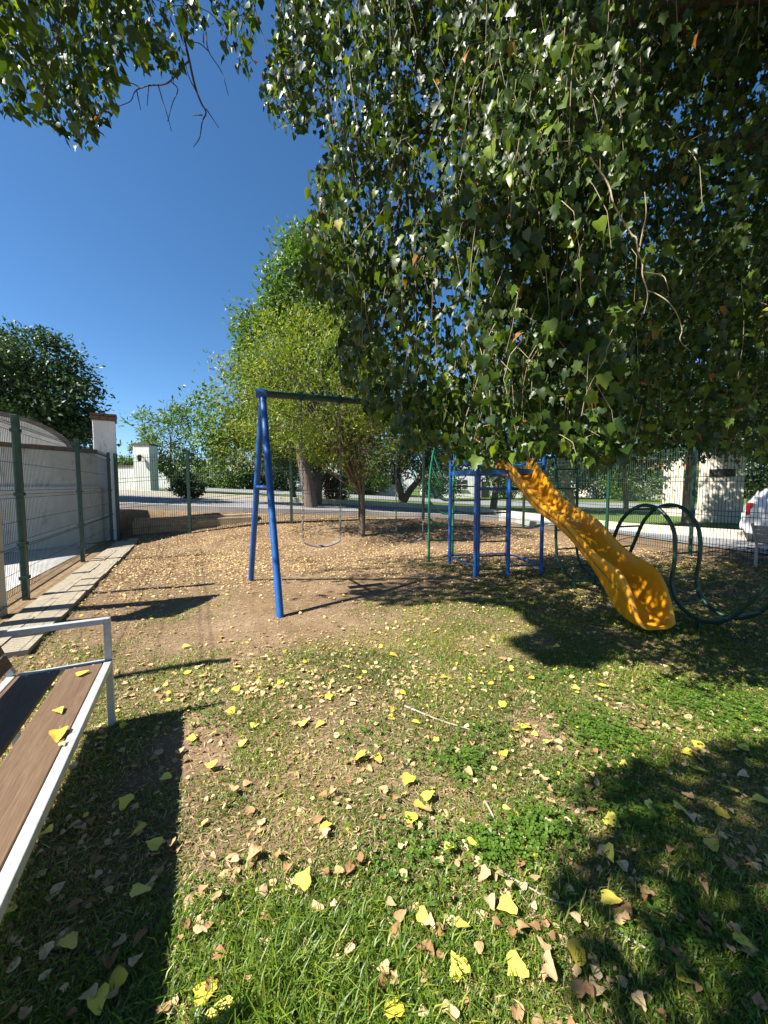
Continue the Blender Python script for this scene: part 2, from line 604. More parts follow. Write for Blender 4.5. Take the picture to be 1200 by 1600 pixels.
def cloud_mesh(name, pos, tip, nrm, size, sh, rnd, fold=0.25, curl=-0.18, jitter=0.0):
    bv, bf = shape_arrays(sh, fold, curl)
    n = len(pos)
    s, t, nn = leaf_frames(tip, nrm)
    b = np.broadcast_to(bv, (n, *bv.shape)).copy()
    if jitter > 0:
        b[:, :, 2] += RNG.normal(0, jitter, (n, bv.shape[0]))
        b[:, :, 0] *= RNG.uniform(0.7, 1.1, (n, 1))
    V = pos[:, None, :] + size[:, None, None] * (b[:, :, 0:1] * s[:, None, :] + b[:, :, 1:2] * t[:, None, :] + b[:, :, 2:3] * nn[:, None, :])
    k = bv.shape[0]
    Fs = (bf[None, :, :] + (np.arange(n) * k)[:, None, None]).reshape(-1, 3)
    return tri_mesh(name, V.reshape(-1, 3), Fs, np.repeat(rnd, k))


def tri_mesh(name, V, T, rnd=None):
    me = bpy.data.meshes.new(name)
    nt = len(T)
    me.vertices.add(len(V))
    me.vertices.foreach_set('co', np.asarray(V, np.float32).ravel())
    me.loops.add(nt * 3)
    me.loops.foreach_set('vertex_index', np.asarray(T, np.int32).ravel())
    me.polygons.add(nt)
    me.polygons.foreach_set('loop_start', np.arange(0, nt * 3, 3, dtype=np.int32))
    try:
        me.polygons.foreach_set('loop_total', np.full(nt, 3, np.int32))
    except Exception:
        pass
    if rnd is not None:
        at_ = me.attributes.new('rnd', 'FLOAT', 'POINT')
        at_.data.foreach_set('value', np.asarray(rnd, np.float32))
    me.update(calc_edges=True)
    return me


def rand_dirs(n):
    return unit(RNG.normal(size=(n, 3)))


# ================================================================== SETTING
# ---- ground
def grid_sheet(name, xs, ys, zf, mat, kind='structure', parent=None):
    X, Y = np.meshgrid(xs, ys)
    Z = zf(X, Y)
    V = np.column_stack([X.ravel(), Y.ravel(), Z.ravel()])
    nx, ny = len(xs), len(ys)
    i, j = np.meshgrid(np.arange(nx - 1), np.arange(ny - 1))
    a = (j * nx + i).ravel()
    T = np.vstack([np.column_stack([a, a + 1, a + nx + 1]), np.column_stack([a, a + nx + 1, a + nx])])
    me = tri_mesh(name, V, T)
    me.polygons.foreach_set('use_smooth', [True] * len(me.polygons))
    o = link(name, me, mat, parent)
    if kind:
        o['kind'] = kind
    return o


def axis_vals(segs):
    out = []
    for a, b, st in segs:
        out.append(np.arange(a, b, st))
    out.append([segs[-1][1]])
    return np.concatenate(out)


xs = axis_vals([(-900, -200, 100), (-200, -40, 20), (-40, -12, 1.0), (-12, 12, 0.14), (12, 40, 1.0), (40, 200, 20), (200, 900, 100)])
ys = axis_vals([(-300, -60, 40), (-60, -4, 4), (-4, 15, 0.14), (15, 45, 0.8), (45, 200, 15), (200, 1500, 130)])
grid_sheet('ground', xs, ys, G, M['ground'])


def ribbon(name, near, far, mat, zoff, n=60, m=8, parent=None, kind='structure'):
    def res(P):
        P = np.asarray(P, float)
        d = np.concatenate([[0], np.cumsum(np.hypot(*np.diff(P, axis=0).T))])
        u = np.linspace(0, d[-1], n)
        return np.column_stack([np.interp(u, d, P[:, 0]), np.interp(u, d, P[:, 1])])
    A, B = res(near), res(far)
    V = []
    for k in range(m + 1):
        t = k / m
        P = A * (1 - t) + B * t
        V.append(np.column_stack([P, G(P[:, 0], P[:, 1]) + zoff]))
    V = np.vstack(V)
    i, j = np.meshgrid(np.arange(n - 1), np.arange(m))
    a = (j * n + i).ravel()
    T = np.vstack([np.column_stack([a, a + 1, a + n + 1]), np.column_stack([a, a + n + 1, a + n])])
    me = tri_mesh(name, V, T)
    o = link(name, me, mat, parent)
    if kind:
        o['kind'] = kind
    return o


near_edge = [(-45, 11.5), (-20, 12.0), (-9, 12.0), (-5, 12.6), (0, 13.7), (4.6, 14.4), (5.9, 13.3), (7.0, 10.6), (7.7, 8.9), (8.6, 7.2), (10.5, 4.0), (14, -2)]
far_edge = [(-45, 20.0), (-20, 20.5), (-9, 20.5), (-5, 20.5), (0, 20.6), (3.6, 19.8), (5.6, 16.6), (7.3, 13.0), (9.5, 10.7), (11.3, 8.6), (14, 4.6), (18, -2)]
ribbon('road', near_edge, far_edge, M['asphalt'], 0.03, 120, 14)
ribbon('far_road', [(-80, 34), (0, 31), (12, 27), (20, 22), (40, 12)], [(-80, 44), (0, 42), (16, 36), (28, 28), (50, 16)], M['asphalt'], 0.035, 60, 8)
ribbon('driveway', [(-60, -20), (-14, -4), (-8.2, 4.4), (-8.75, 9.3)], [(-20, -30), (-3.6, 1.3), (-5.0, 4.6), (-7.45, 9.9)], M['concrete'], 0.012, 60, 8)


def kerb(name, line, w, h, mat):
    mb = MB()
    for a, b in zip(line[:-1], line[1:]):
        a3 = Vector((a[0], a[1], g1(*a) + h / 2 + 0.0))
        b3 = Vector((b[0], b[1], g1(*b) + h / 2 + 0.0))
        mb.bar(a3, b3, w, h)
    o = mb.build(name, mat)
    o['kind'] = 'structure'
    return o


def dens(P, st):
    P = np.asarray(P, float)
    d = np.concatenate([[0], np.cumsum(np.hypot(*np.diff(P, axis=0).T))])
    u = np.arange(0, d[-1], st)
    return list(zip(np.interp(u, d, P[:, 0]), np.interp(u, d, P[:, 1])))


kerb('kerb', dens(far_edge, 0.7), 0.32, 0.26, M['kerb'])
kerb('kerb', dens(near_edge[1:7], 0.7), 0.16, 0.18, M['concrete'])

# ---- paved strip beside the left fence: each paver a piece
path = empty('path')
path['kind'] = 'structure'
FL = [Vector((-4.30, 4.15, 0)), Vector((-4.74, 5.0, 0)), Vector((-5.99, 7.56, 0)), Vector((-7.43, 10.42, 0))]
fdir = (FL[3] - FL[1]).normalized()
fnor = Vector((fdir.y, -fdir.x, 0))
pmesh = {}
for wi, w in enumerate((0.25, 0.25)):
    L_ = 0.42
    for i in range(20):
        u = -2.2 + i * L_ + (0.21 if wi % 2 else 0)
        v = 0.17 + sum((0.25, 0.25)[:wi]) + w / 2
        c = FL[1] + fdir * u + fnor * v
        if u > 5.6 or (wi == 2 and u > 4.4):
            continue
        key = (w, i % 3)
        if key not in pmesh:
            b = MB()
            j = [random.uniform(-0.006, 0.006) for _ in range(4)]
            b.box((0, 0, 0), (L_ - 0.012 + j[0], w - 0.012 + j[1], 0.07))
            tmp = b.build('paver', M['paver'], path)
            pmesh[key] = tmp.data
            o = tmp
        else:
            o = link('paver', pmesh[key], None, path)
        o.location = (c.x, c.y, g1(c.x, c.y) + 0.016 + random.uniform(-0.010, 0.010))
        o.rotation_euler = (random.uniform(-.03, .03), random.uniform(-.03, .03), math.atan2(fdir.y, fdir.x) + random.uniform(-.01, .01))


# ---- mesh fences
def fence_panel(name, a, b, h, parent, folds=True, step=0.05, r=0.0030):
    a = Vector(a)
    b = Vector(b)
    d = b - a
    L = math.hypot(d.x, d.y)
    dx = Vector((d.x / L, d.y / L, 0))
    nrm = Vector((dx.y, -dx.x, 0))
    zs = [0.06, 0.70, 1.35, h - 0.16]
    prof = [(0.05, 0)]
    if folds:
        for z in zs:
            prof += [(z, 0), (z + 0.05, 0.045), (z + 0.10, 0)]
    prof.append((h, 0))
    n = int(L / step)
    vs, fs = [], []
    for i in range(n + 1):
        t = i / n
        base = a + d * t
        o = len(vs)
        for z, off in prof:
            c = base + Vector((0, 0, z)) + nrm * off
            for k in range(3):
                an = 2 * math.pi * k / 3
                vs.append(c + dx * (math.cos(an) * r) + nrm * (math.sin(an) * r))
        for j in range(len(prof) - 1):
            for k in range(3):
                k2 = (k + 1) % 3
                fs.append((o + j * 3 + k, o + j * 3 + k2, o + j * 3 + 3 + k2, o + j * 3 + 3 + k))
    mb = MB()
    mb.add(vs, fs)
    hz = []
    if folds:
        for z in zs:
            hz += [(z, 0), (z + 0.05, 0.045), (z + 0.10, 0)]
        hz += [(0.42, 0), (1.05, 0), (1.8, 0)]
    else:
        hz = [(0.1, 0), (0.3, 0), (0.9, 0), (1.0, 0), (1.6, 0), (1.7, 0), (h - 0.1, 0), (h - 0.2, 0)]
    for z, off in hz:
        mb.tube([a + Vector((0, 0, z)) + nrm * off, b + Vector((0, 0, z)) + nrm * off], r * 1.15, 4, False)
    return mb.build(name, M['wire'], parent)


def fence(label, pts, h=2.40, folds=True, step=0.05, pw=0.085, r=0.003, mat='fence_green', below=0.0):
    root = empty('mesh_fence', pts[0])
    tag(root, label, 'fence', 'mesh fences round the playground')
    inv = -Vector(pts[0])
    P = [Vector(p) + inv for p in pts]
    for i, p in enumerate(P):
        q = P[min(i + 1, len(P) - 1)] - P[max(i - 1, 0)]
        rz = math.atan2(q.y, q.x)
        mb = MB()
        mb.box((p.x, p.y, p.z + h / 2 - 0.1), (pw, pw * 0.75, h + 0.2), rz)
        mb.box((p.x, p.y, p.z + h + 0.006), (pw * 1.08, pw * 0.84, 0.018), rz)
        po = mb.build('post', M[mat], root, bevel=0.004)
        if folds:
            for z in (0.30, 0.75, 1.40, 2.22):
                cb = MB()
                cb.box((p.x, p.y, p.z + z), (pw * 1.5, pw * 0.98, 0.045), rz)
                cb.tube([Vector((p.x, p.y, p.z + z)) + Vector((math.sin(rz), -math.cos(rz), 0)) * 0.03, Vector((p.x, p.y, p.z + z)) + Vector((math.sin(rz), -math.cos(rz), 0)) * 0.06], 0.012, 6)
                cb.build('clamp', M[mat], po)
    for a, b in zip(P[:-1], P[1:]):
        a2 = a + (b - a).normalized() * 0.05
        b2 = b - (b - a).normalized() * 0.05
        fence_panel('mesh_panel', a2, b2, h - 0.04, root, folds, step, r)
    return root


def gpos(x, y):
    return Vector((x, y, g1(x, y)))


fence('green welded mesh fence along the paved strip, in front of the white wall',
      [FL[1] - fdir * 2.9, FL[1], FL[2], FL[3]], 2.40)
BX = [-7.36, -5.60, -2.81, 1.28, 4.85]
bp = [Vector((-7.30, float(back_line(-7.30)) - 0.1, 0.0))] + [gpos(x, float(back_line(x)) + 0.05) for x in BX[1:]]
bp2 = []
for a, b in zip(bp[:-1], bp[1:]):
    nseg = max(1, round((b - a).length / 2.6))
    for k in range(nseg):
        q = a + (b - a) * (k / nseg)
        bp2.append(Vector((q.x, q.y, g1(q.x, q.y) if q.x > -7 else 0.0)))
bp2.append(bp[-1])
fence('long dark mesh fence at the back between the lawn and the street', bp2, 2.38, False, 0.055, 0.075, 0.0052)
rp = [gpos(4.85, float(back_line(4.85)) + 0.05), gpos(5.95, 10.2), gpos(6.6, 8.2), gpos(7.9, 5.9), gpos(9.2, 3.0)]
fence('dark mesh fence on the right behind the slide and climbing bars', rp, 2.38, False, 0.055, 0.060, 0.0052, 'darkgreen')


# ---- walls beyond the left fence
def brick_row(parent, a, b, z, w=0.26, L=0.24, h=0.10, depth=0.30):
    a = Vector(a)
    b = Vector(b)
    d = b - a
    n = max(1, int(d.length / L))
    rz = math.atan2(d.y, d.x)
    me = None
    for i in range(n):
        c = a + d * ((i + 0.5) / n)
        if me is None:
            mb = MB()
            mb.box((0, 0, 0), (d.length / n - 0.012, depth, h))
            o = mb.build('brick', M['brick'], parent)
            me = o.data
        else:
            o = link('brick', me, None, parent)
        o.location = (c.x, c.y, z + h / 2 + random.uniform(-0.006, 0.006))
        o.rotation_euler = (0, 0, rz + random.uniform(-0.02, 0.02))


def rot2(v, a):
    return Vector((v.x * math.cos(a) - v.y * math.sin(a), v.x * math.sin(a) + v.y * math.cos(a), v.z))


W0 = Vector((-7.75, 10.78, 0))           # pillar centre
wd = Vector((-0.50, -1.30, 0)).normalized()
wall = empty('boundary_wall', W0)
tag(wall, 'white rendered wall with brick coping behind the green fence, tall pillar at its end', 'wall')
wn_ = Vector((-wd.y, wd.x, 0))           # towards the playground
if wn_.x < 0:
    wn_ = -wn_
o_ = Vector((0, 0, 0))
wa = o_ + wd * 0.30
wb = o_ + wd * 9.0
MB().bar(wa - wn_ * 0.02 + Vector((0, 0, 1.18)), wb - wn_ * 0.02 + Vector((0, 0, 1.18)), 0.22, 2.40).build('wall_panel', M['stucco'], wall)
MB().bar(wa + wn_ * 0.10 + Vector((0, 0, 0.72)), wb + wn_ * 0.10 + Vector((0, 0, 0.72)), 0.24, 1.56).build('plinth', M['stucco'], wall, bevel=0.02)
brick_row(wall, wa - wn_ * 0.02, wb - wn_ * 0.02, 2.381, L=0.25, h=0.11, depth=0.30)
rzw = math.atan2(wd.y, wd.x)
rzw = math.radians(33)
pil = MB().box((0, 0, 1.62), (0.50, 0.50, 3.34), rzw).build('pillar', M['white'], wall, bevel=0.015)
for k in range(3):
    for j in range(3):
        c = rot2(Vector((-0.19 + 0.19 * k, -0.19 + 0.19 * j, 0)), rzw)
        bo = MB().box((c.x, c.y, 3.29 + 0.055 + random.uniform(-.005, .005)), (0.180, 0.180, 0.11), rzw).build('brick', M['brick'], pil)
for k in range(4):
    c = rot2(Vector((-0.225 + 0.15 * k, 0, 0)), rzw)
    MB().box((c.x, c.y, 3.408 + 0.035), (0.138, 0.56, 0.06), rzw).build('brick', M['brick'], pil)

# arched gable of the neighbour's shed behind that wall
arch = empty('shed_gable', (-9.6, 9.9, 0))
tag(arch, 'white arched gable with dark curved coping rising behind the boundary wall', 'building')
ad_ = Vector((wd.x, wd.y, 0))
AV, n_a = [], 26
half, rise, zbase = 1.9, 0.98, 2.30
prof = [(-half + 2 * half * i / n_a, zbase + rise * math.sqrt(max(0.0, 1 - (-1 + 2 * i / n_a) ** 2))) for i in range(n_a + 1)]
vs, fs = [], []
for off in (0.0, -0.25):
    for u, z in prof:
        p = ad_ * (u + 0.4) + wn_ * off
        vs += [(p.x, p.y, 0), (p.x, p.y, z)]
k2 = 2 * (n_a + 1)
for i in range(n_a):
    fs += [(2 * i, 2 * i + 1, 2 * i + 3, 2 * i + 2), (k2 + 2 * i, k2 + 2 * i + 2, k2 + 2 * i + 3, k2 + 2 * i + 1), (2 * i + 1, k2 + 2 * i + 1, k2 + 2 * i + 3, 2 * i + 3)]
MB().add(vs, fs).build('gable_wall', M['white'], arch)
cp = MB()
for i in range(n_a):
    a_, b_ = prof[i], prof[i + 1]
    pa = ad_ * (a_[0] + 0.4) + wn_ * -0.12
    pb = ad_ * (b_[0] + 0.4) + wn_ * -0.12
    cp.bar((pa.x, pa.y, a_[1] + 0.05), (pb.x, pb.y, b_[1] + 0.05), 0.36, 0.11)
cp.build('coping', M['slate'], arch)

# second white wall across the street, with its lantern pillar
W2 = at(230, 770, 25.0)
z2 = g1(W2.x, W2.y)
gw = empty('garden_wall', (W2.x, W2.y, z2))
tag(gw, 'low white garden wall with brick coping and lantern pillar across the street', 'wall')
s2 = 25.0 / 600
MB().box((0, 0, 1.45), (25 * s2, 0.9, 3.05)).build('pillar', M['white'], gw, bevel=0.02)
for k in range(4):
    MB().box((-0.42 + 0.28 * k, 0, 3.03), (0.27, 1.0, 0.11)).build('brick', M['brick'], gw)
MB().box((-2.55, 0.15, 0.75), (4.0, 0.25, 1.75)).build('wall_panel', M['white'], gw)
brick_row(gw, (-4.55, 0.15, 0), (-0.54, 0.15, 0), 1.627, L=0.3, depth=0.34)
lm = MB()
lm.tube([(0, -0.46, 2.3), (0, -0.58, 2.36), (0, -0.66, 2.3)], 0.02, 6)
lm.tube([(0, -0.66, 2.34), (0, -0.66, 2.28), (0, -0.66, 1.98), (0, -0.66, 1.92)], [0.03, 0.14, 0.11, 0.03], 6)
lm.build('lantern', M['black'], gw)

# retaining wall under the street at the back-left corner
rw = empty('retaining_wall', (-5.7, 11.2, 0))
tag(rw, 'low stained tan retaining wall at the back-left corner below the street', 'wall')
ra, rb = Vector((-1.60, -0.05, 0)), Vector((1.7, 0.72, 0))
MB().bar(ra + Vector((0, 0, 0.20)), rb + Vector((0, 0, 0.30)), 0.22, 0.56).build('wall_panel', M['tan'], rw, bevel=0.02)
MB().bar(ra + Vector((0, 0.10, 0.52)), rb + Vector((0, 0.10, 0.62)), 0.24, 0.08).build('coping', M['tan'], rw, bevel=0.01)

# ================================================================== PLAY EQUIPMENT
A0 = Vector((-1.63, 5.25, 0))                 # under the apex of the A-frame
ZB = 2.74
TN = Vector((1.503, 6.266, 0))                # tower corner nearest the camera
TW = 1.21
ex = Vector((0.98, 0.195, 0)).normalized()                          # along the tower front
ey = Vector((-ex.y, ex.x, 0))                 # to its back
TD = 1.16


def TP(u, v, z=0.0):
    p = TN + ex * u + ey * v
    return Vector((p.x, p.y, z))


# ---- swing frame
sw = empty('swing_stand', (A0.x, A0.y, 0))
tag(sw, 'blue A-frame swing stand with a dark green top beam', 'swing frame')
beam_end = TP(-0.03, 0.02, ZB - 0.02)
rel = lambda p: Vector(p) - Vector((A0.x, A0.y, 0))
for q in ((438, 964), (392, 907)):
    foot = gp(*q)
    d_ = Vector((A0.x, A0.y, ZB)) - foot
    MB().tube([rel(foot - d_.normalized() * 0.06), rel(foot + d_ * 0.985)], 0.043, 16).build('leg', M['blue'], sw, True)
fn, ff = gp(438, 964), gp(392, 907)
ap = Vector((A0.x, A0.y, ZB))
t_ = 0.545
MB().tube([rel(fn.lerp(ap, t_)), rel(ff.lerp(ap, t_))], 0.021, 10).build('crossbar', M['blue'], sw, True)
bd = (beam_end - ap).normalized()
cap_ = MB()
cap_.tube([rel(ap - bd * 0.09), rel(ap + bd * 0.06)], 0.062, 16)
cap_.build('beam_clamp', M['blue'], sw, True)
for sgn in (-0.05, 0.03):
    bb_ = ap + bd * sgn
    nb = Vector((bd.y, -bd.x, 0)).normalized()
    MB().tube([rel(bb_ + nb * 0.055), rel(bb_ + nb * 0.080)], 0.013, 6).build('bolt', M['chain'], sw)
MB().tube([rel(ap - bd * 0.05), rel(beam_end)], 0.045, 16).build('top_beam', M['darkgreen'], sw, True)


def beam_at_px(px):
    lo, hi = 0.0, 1.0
    for _ in range(40):
        mid = (lo + hi) / 2
        p = ap.lerp(beam_end, mid)
        if proj(np.array(p))[0] < px:
            lo = mid
        else:
            hi = mid
    return ap.lerp(beam_end, lo)


def chain_mesh(L, bend):
    mb = MB()
    n = int(L / 0.045)
    for i in range(n):
        t = i / n
        z = -L * t
        x = bend * math.sin(t * math.pi)
        w = 0.011
        ring = []
        for k in range(8):
            a = 2 * math.pi * k / 8
            u, zz = w * math.cos(a), 0.028 * math.sin(a)
            ring.append((x + u, 0, z - 0.02 + zz) if i % 2 else (x, u, z - 0.02 + zz))
        ring.append(ring[0])
        mb.tube(ring, 0.0042, 4, False)
    return mb


def swing(pxa, pxb, label, zseat, twist):
    a, b = beam_at_px(pxa), beam_at_px(pxb)
    mid = (a + b) / 2
    r = empty('swing', (mid.x, mid.y, zseat))
    tag(r, label, 'swing', 'swings hanging from the green beam')
    dxy = Vector((b.x - a.x, b.y - a.y, 0)).normalized()
    for p in (a, b):
        c = chain_mesh(p.z - 0.05 - zseat, 0.01 * twist).build('chain', M['chain'], r)
        c.location = (p.x - mid.x, p.y - mid.y, p.z - 0.05 - zseat)
        c.rotation_euler = (0, 0, math.atan2(dxy.y, dxy.x))
        hb = MB()
        hb.tube([(p.x - mid.x, p.y - mid.y, p.z - zseat + 0.055), (p.x - mid.x, p.y - mid.y, p.z - zseat - 0.075)], 0.012, 8)
        hb.box((p.x - mid.x, p.y - mid.y, p.z - zseat), (0.05, 0.112, 0.112), math.atan2(dxy.y, dxy.x))
        hb.build('hanger', M['darkgreen'], r)
    half = (b - a).length / 2
    nrm = Vector((-dxy.y, dxy.x, 0))
    vs, fs = [], []
    m = 12
    for i in range(m + 1):
        u = -1 + 2 * i / m
        z = -0.075 * (1 - abs(u) ** 2.2)
        for dz in (0, -0.012):
            for s in (-0.075, 0.075):
                p = dxy * (u * half) + nrm * (s + 0.02 * twist * u)
                vs.append((p.x, p.y, z + dz))
    for i in range(m):
        o = i * 4
        fs += [(o, o + 1, o + 5, o + 4), (o + 2, o + 6, o + 7, o + 3), (o, o + 4, o + 6, o + 2), (o + 1, o + 3, o + 7, o + 5)]
    fs += [(0, 2, 3, 1), (m * 4, m * 4 + 1, m * 4 + 3, m * 4 + 2)]
    MB().add(vs, fs).build('seat', M['rubber'], r, True)
    return r


swing(470, 530, 'sling swing nearest the blue A-frame, grey seat on two long chains', 0.72, 1.0)
swing(620, 662, 'sling swing farther from the A-frame, half hidden by hanging leaves', 0.72, -1.0)

# ---- tower
tower = empty('play_tower', (TN.x, TN.y, 0))
tag(tower, 'blue steel play tower frame with ladder rungs under the hanging foliage', 'play tower')
rt = lambda p: Vector(p) - Vector((TN.x, TN.y, 0))
ZP = 1.74
PH = 2.72
PR = 0.032
posts = [(0, 0, PH), (TW * 0.49, 0, 1.72), (TW, 0, PH), (0, TD, PH), (TW, TD, PH)]
for u, v, h in posts:
    MB().tube([rt(TP(u, v, -0.1)), rt(TP(u, v, h))], PR, 14).build('post', M['blue'], tower, True)
MB().tube([rt(TP(0.10, 0.10, 0.0)), rt(TP(0.10, 0.10, ZP))], 0.026, 12).build('ladder_rail', M['blue'], tower, True)
for z in (0.10, 0.33, 0.57, 0.81, 1.05, 1.28):
    MB().tube([rt(TP(0.10, 0.10, z)), rt(TP(TW * 0.49, 0.0, z + 0.02))], 0.012, 8).build('rung', M['darkgreen'], tower, True)
MB().bar(rt(TP(0.0, 0.03, 1.46)), rt(TP(TW, 0.03, 1.46)), 0.03, 0.05).build('brace', M['blue'], tower)
for (a, b) in (((0, 0), (0, TD)), ((0, TD), (TW, TD)), ((TW, TD), (TW, 0)), ((TW * 0.49, 0), (TW, 0))):
    MB().tube([rt(TP(*a, 0.16)), rt(TP(*b, 0.16))], 0.015, 8).build('base_bar', M['blue'], tower, True)
fr = MB()
for (a, b) in (((0, 0), (0, TD)), ((0, TD), (TW, TD)), ((TW, TD), (TW, 0)), ((0, 0), (TW, 0))):
    fr.bar(rt(TP(*a, ZP)), rt(TP(*b, ZP)), 0.05, 0.07)
fr.build('platform_frame', M['blue'], tower)
for k in range(7):
    v = 0.08 + (TD - 0.16) * (k + 0.5) / 7
    MB().bar(rt(TP(0.03, v, ZP + 0.045)), rt(TP(TW - 0.03, v, ZP + 0.045)), (TD - 0.16) / 7 - 0.015, 0.02).build('platform_plank', M['darkgreen'], tower)
for (a, b) in (((0, 0), (0, TD)), ((0, TD), (TW, TD)), ((TW, TD), (TW, 0))):
    for z in (ZP + 0.16, 2.48):
        MB().tube([rt(TP(*a, z)), rt(TP(*b, z))], 0.016, 8).build('guard_rail', M['blue'], tower, True)
    for k in range(1, 7):
        p, q = TP(*a, 0), TP(*b, 0)
        c = p.lerp(q, k / 7)
        MB().tube([rt((c.x, c.y, ZP + 0.16)), rt((c.x, c.y, 2.48))], 0.009, 6).build('baluster', M['blue'], tower, True)
for i, z in enumerate((0.45, 0.72, 0.98, 1.22, 1.5)):
    MB().tube([rt(TP(0.05, TD, z)), rt(TP(TW * 0.45, TD, z))], 0.012, 8).build('rung', M['darkgreen'], tower, True)

# ---- curved green loop climber at the back of the tower
g1p, g2p = gp(670, 876), gp(707, 874)
gc = empty('loop_climber', (g1p.x, g1p.y, 0))
tag(gc, 'green arched climber with sagging loop rungs beside the blue tower', 'climber')
rg = lambda p: Vector(p) - Vector((g1p.x, g1p.y, 0))
tov = TP(0.0, TD * 0.55, 0) - TP(0, TD, 0)


def arch_rail(base, reach):
    pts = []
    for t, z in ((0, -0.05), (0, 0.6), (0.0, 1.2), (0.04, 1.7), (0.22, 2.15), (0.5, 2.45), (0.8, 2.5), (1.0, 2.42)):
        p = Vector((base.x, base.y, 0)) + reach * t
        pts.append(Vector((p.x, p.y, z)))
    return spline(pts, 6)


reach = Vector((0.28, -0.55, 0))
raL = arch_rail(g1p, reach)
raR = arch_rail(g2p, reach * 0.75)
MB().tube([rg(p) for p in raL], 0.025, 10).build('rail', M['green'], gc, True)
MB().tube([rg(p) for p in raR], 0.025, 10).build('rail', M['green'], gc, True)


def pz(railpts, z):
    best = min(railpts[:len(railpts) * 5 // 7], key=lambda p: abs(p.z - z))
    return Vector((best.x, best.y, z))


fwd = Vector((-0.35, -0.94, 0)) * 0.0
for i, (zl, sag) in enumerate(((0.42, 0.02), (0.86, 0.17), (1.22, 0.27), (1.60, 0.38), (1.92, 0.48), (2.15, 0.55))):
    a, b = pz(raL, zl), pz(raR, zl)
    zb_ = zl - sag
    pts = [a, a.lerp(b, 0.12) + Vector((0, 0, -0.30 * sag)), a.lerp(b, 0.38) + Vector((0, 0, -0.80 * sag)), a.lerp(b, 0.62) + Vector((0, 0, -sag)), Vector((b.x, b.y, zb_))]
    MB().tube([rg(p) for p in spline(pts, 5)], 0.018, 8).build('loop_rung', M['green'], gc, True)

# ---- serpentine green climber on the far side of the slide
S0 = Vector((2.80, 5.60, 0))
sd = Vector((0.31, -0.95, 0)).normalized()
sn = Vector((-sd.y, sd.x, 0))
serp = empty('wave_climber', (S0.x, S0.y, 0))
tag(serp, 'dark green wavy ladder of hoops running behind the yellow slide', 'climber')
prof_s = [(-0.95, 1.85), (-0.75, 2.10), (-0.52, 2.02), (-0.40, 1.70), (-0.38, 1.2), (-0.37, 0.65), (-0.30, 0.33), (-0.10, 0.16), (0.12, 0.14), (0.34, 0.22), (0.50, 0.45), (0.62, 0.75),
          (0.76, 1.08), (0.98, 1.26), (1.22, 1.24), (1.40, 1.02), (1.43, 0.70), (1.41, 0.42), (1.50, 0.20), (1.72, 0.09), (1.95, 0.17), (2.15, 0.42), (2.34, 0.72), (2.55, 1.05), (2.80, 1.28), (3.05, 1.2), (3.22, 0.8), (3.24, 0.3), (3.24, -0.05)]


def SPt(u, w, z):
    p = S0 + sd * u + sn * w
    return Vector((p.x - S0.x, p.y - S0.y, z))


WR = 0.40
rails = []
for w in (0, WR):
    pts = spline([SPt(u, w, z) for u, z in prof_s], 6)
    rails.append(pts)
    MB().tube(pts, 0.0215, 12).build('rail', M['darkgreen'], serp, True)
step_i, acc, last = [], 0.0, None
for i, p in enumerate(rails[0]):
    if last is not None:
        acc += (p - last).length
    last = p
    if acc > 0.27:
        acc = 0
        MB().tube([rails[0][i], rails[1][i]], 0.012, 8).build('rung', M['darkgreen'], serp, True)
for u, z in ((0.02, 0.15), (1.72, 0.10)):
    for w in (0, WR):
        MB().tube([SPt(u, w, -0.08), SPt(u, w, z)], 0.024, 10).build('foot', M['darkgreen'], serp, True)

# ---- slide
ST = Vector((2.29, 6.45, 0))
SE = Vector((2.73, 3.97, 0))
sl = (SE - ST)
SLl = sl.length
su = sl.normalized()
sv = Vector((-su.y, su.x, 0))
slide = empty('slide', (ST.x, ST.y, 0))
tag(slide, 'yellow moulded plastic slide with a wave and flared exit', 'slide')
# s, outer bottom, wall top, half width
SLT = [(-0.30, 1.69, 1.86, 0.27), (-0.16, 1.68, 1.98, 0.27), (-0.02, 1.61, 1.95, 0.25), (0.10, 1.53, 1.86, 0.22), (0.27, 1.43, 1.74, 0.205), (0.45, 1.30, 1.60, 0.20), (0.64, 1.18, 1.46, 0.20), (0.82, 1.09, 1.345, 0.20), (1.01, 1.02, 1.25, 0.20), (1.19, 0.96, 1.19, 0.20),
       (1.37, 0.88, 1.135, 0.20), (1.56, 0.785, 1.055, 0.20), (1.74, 0.67, 0.935, 0.20), (1.93, 0.54, 0.81, 0.20), (2.08, 0.41, 0.735, 0.205), (2.20, 0.29, 0.70, 0.21), (2.31, 0.18, 0.665, 0.215), (2.41, 0.11, 0.62, 0.220), (2.50, 0.075, 0.545, 0.222), (2.58, 0.06, 0.42, 0.222), (2.64, 0.055, 0.28, 0.218), (2.685, 0.055, 0.17, 0.205), (2.71, 0.06, 0.12, 0.19)]
arr = np.array(SLT)
ss = np.linspace(arr[0, 0], arr[-1, 0], 90)


def cubic(xq, x, y):
    m = np.gradient(y, x)
    i = np.clip(np.searchsorted(x, xq) - 1, 0, len(x) - 2)
    h = x[i + 1] - x[i]
    t = (xq - x[i]) / h
    return (2 * t ** 3 - 3 * t ** 2 + 1) * y[i] + (t ** 3 - 2 * t ** 2 + t) * h * m[i] + (-2 * t ** 3 + 3 * t ** 2) * y[i + 1] + (t ** 3 - t ** 2) * h * m[i + 1]


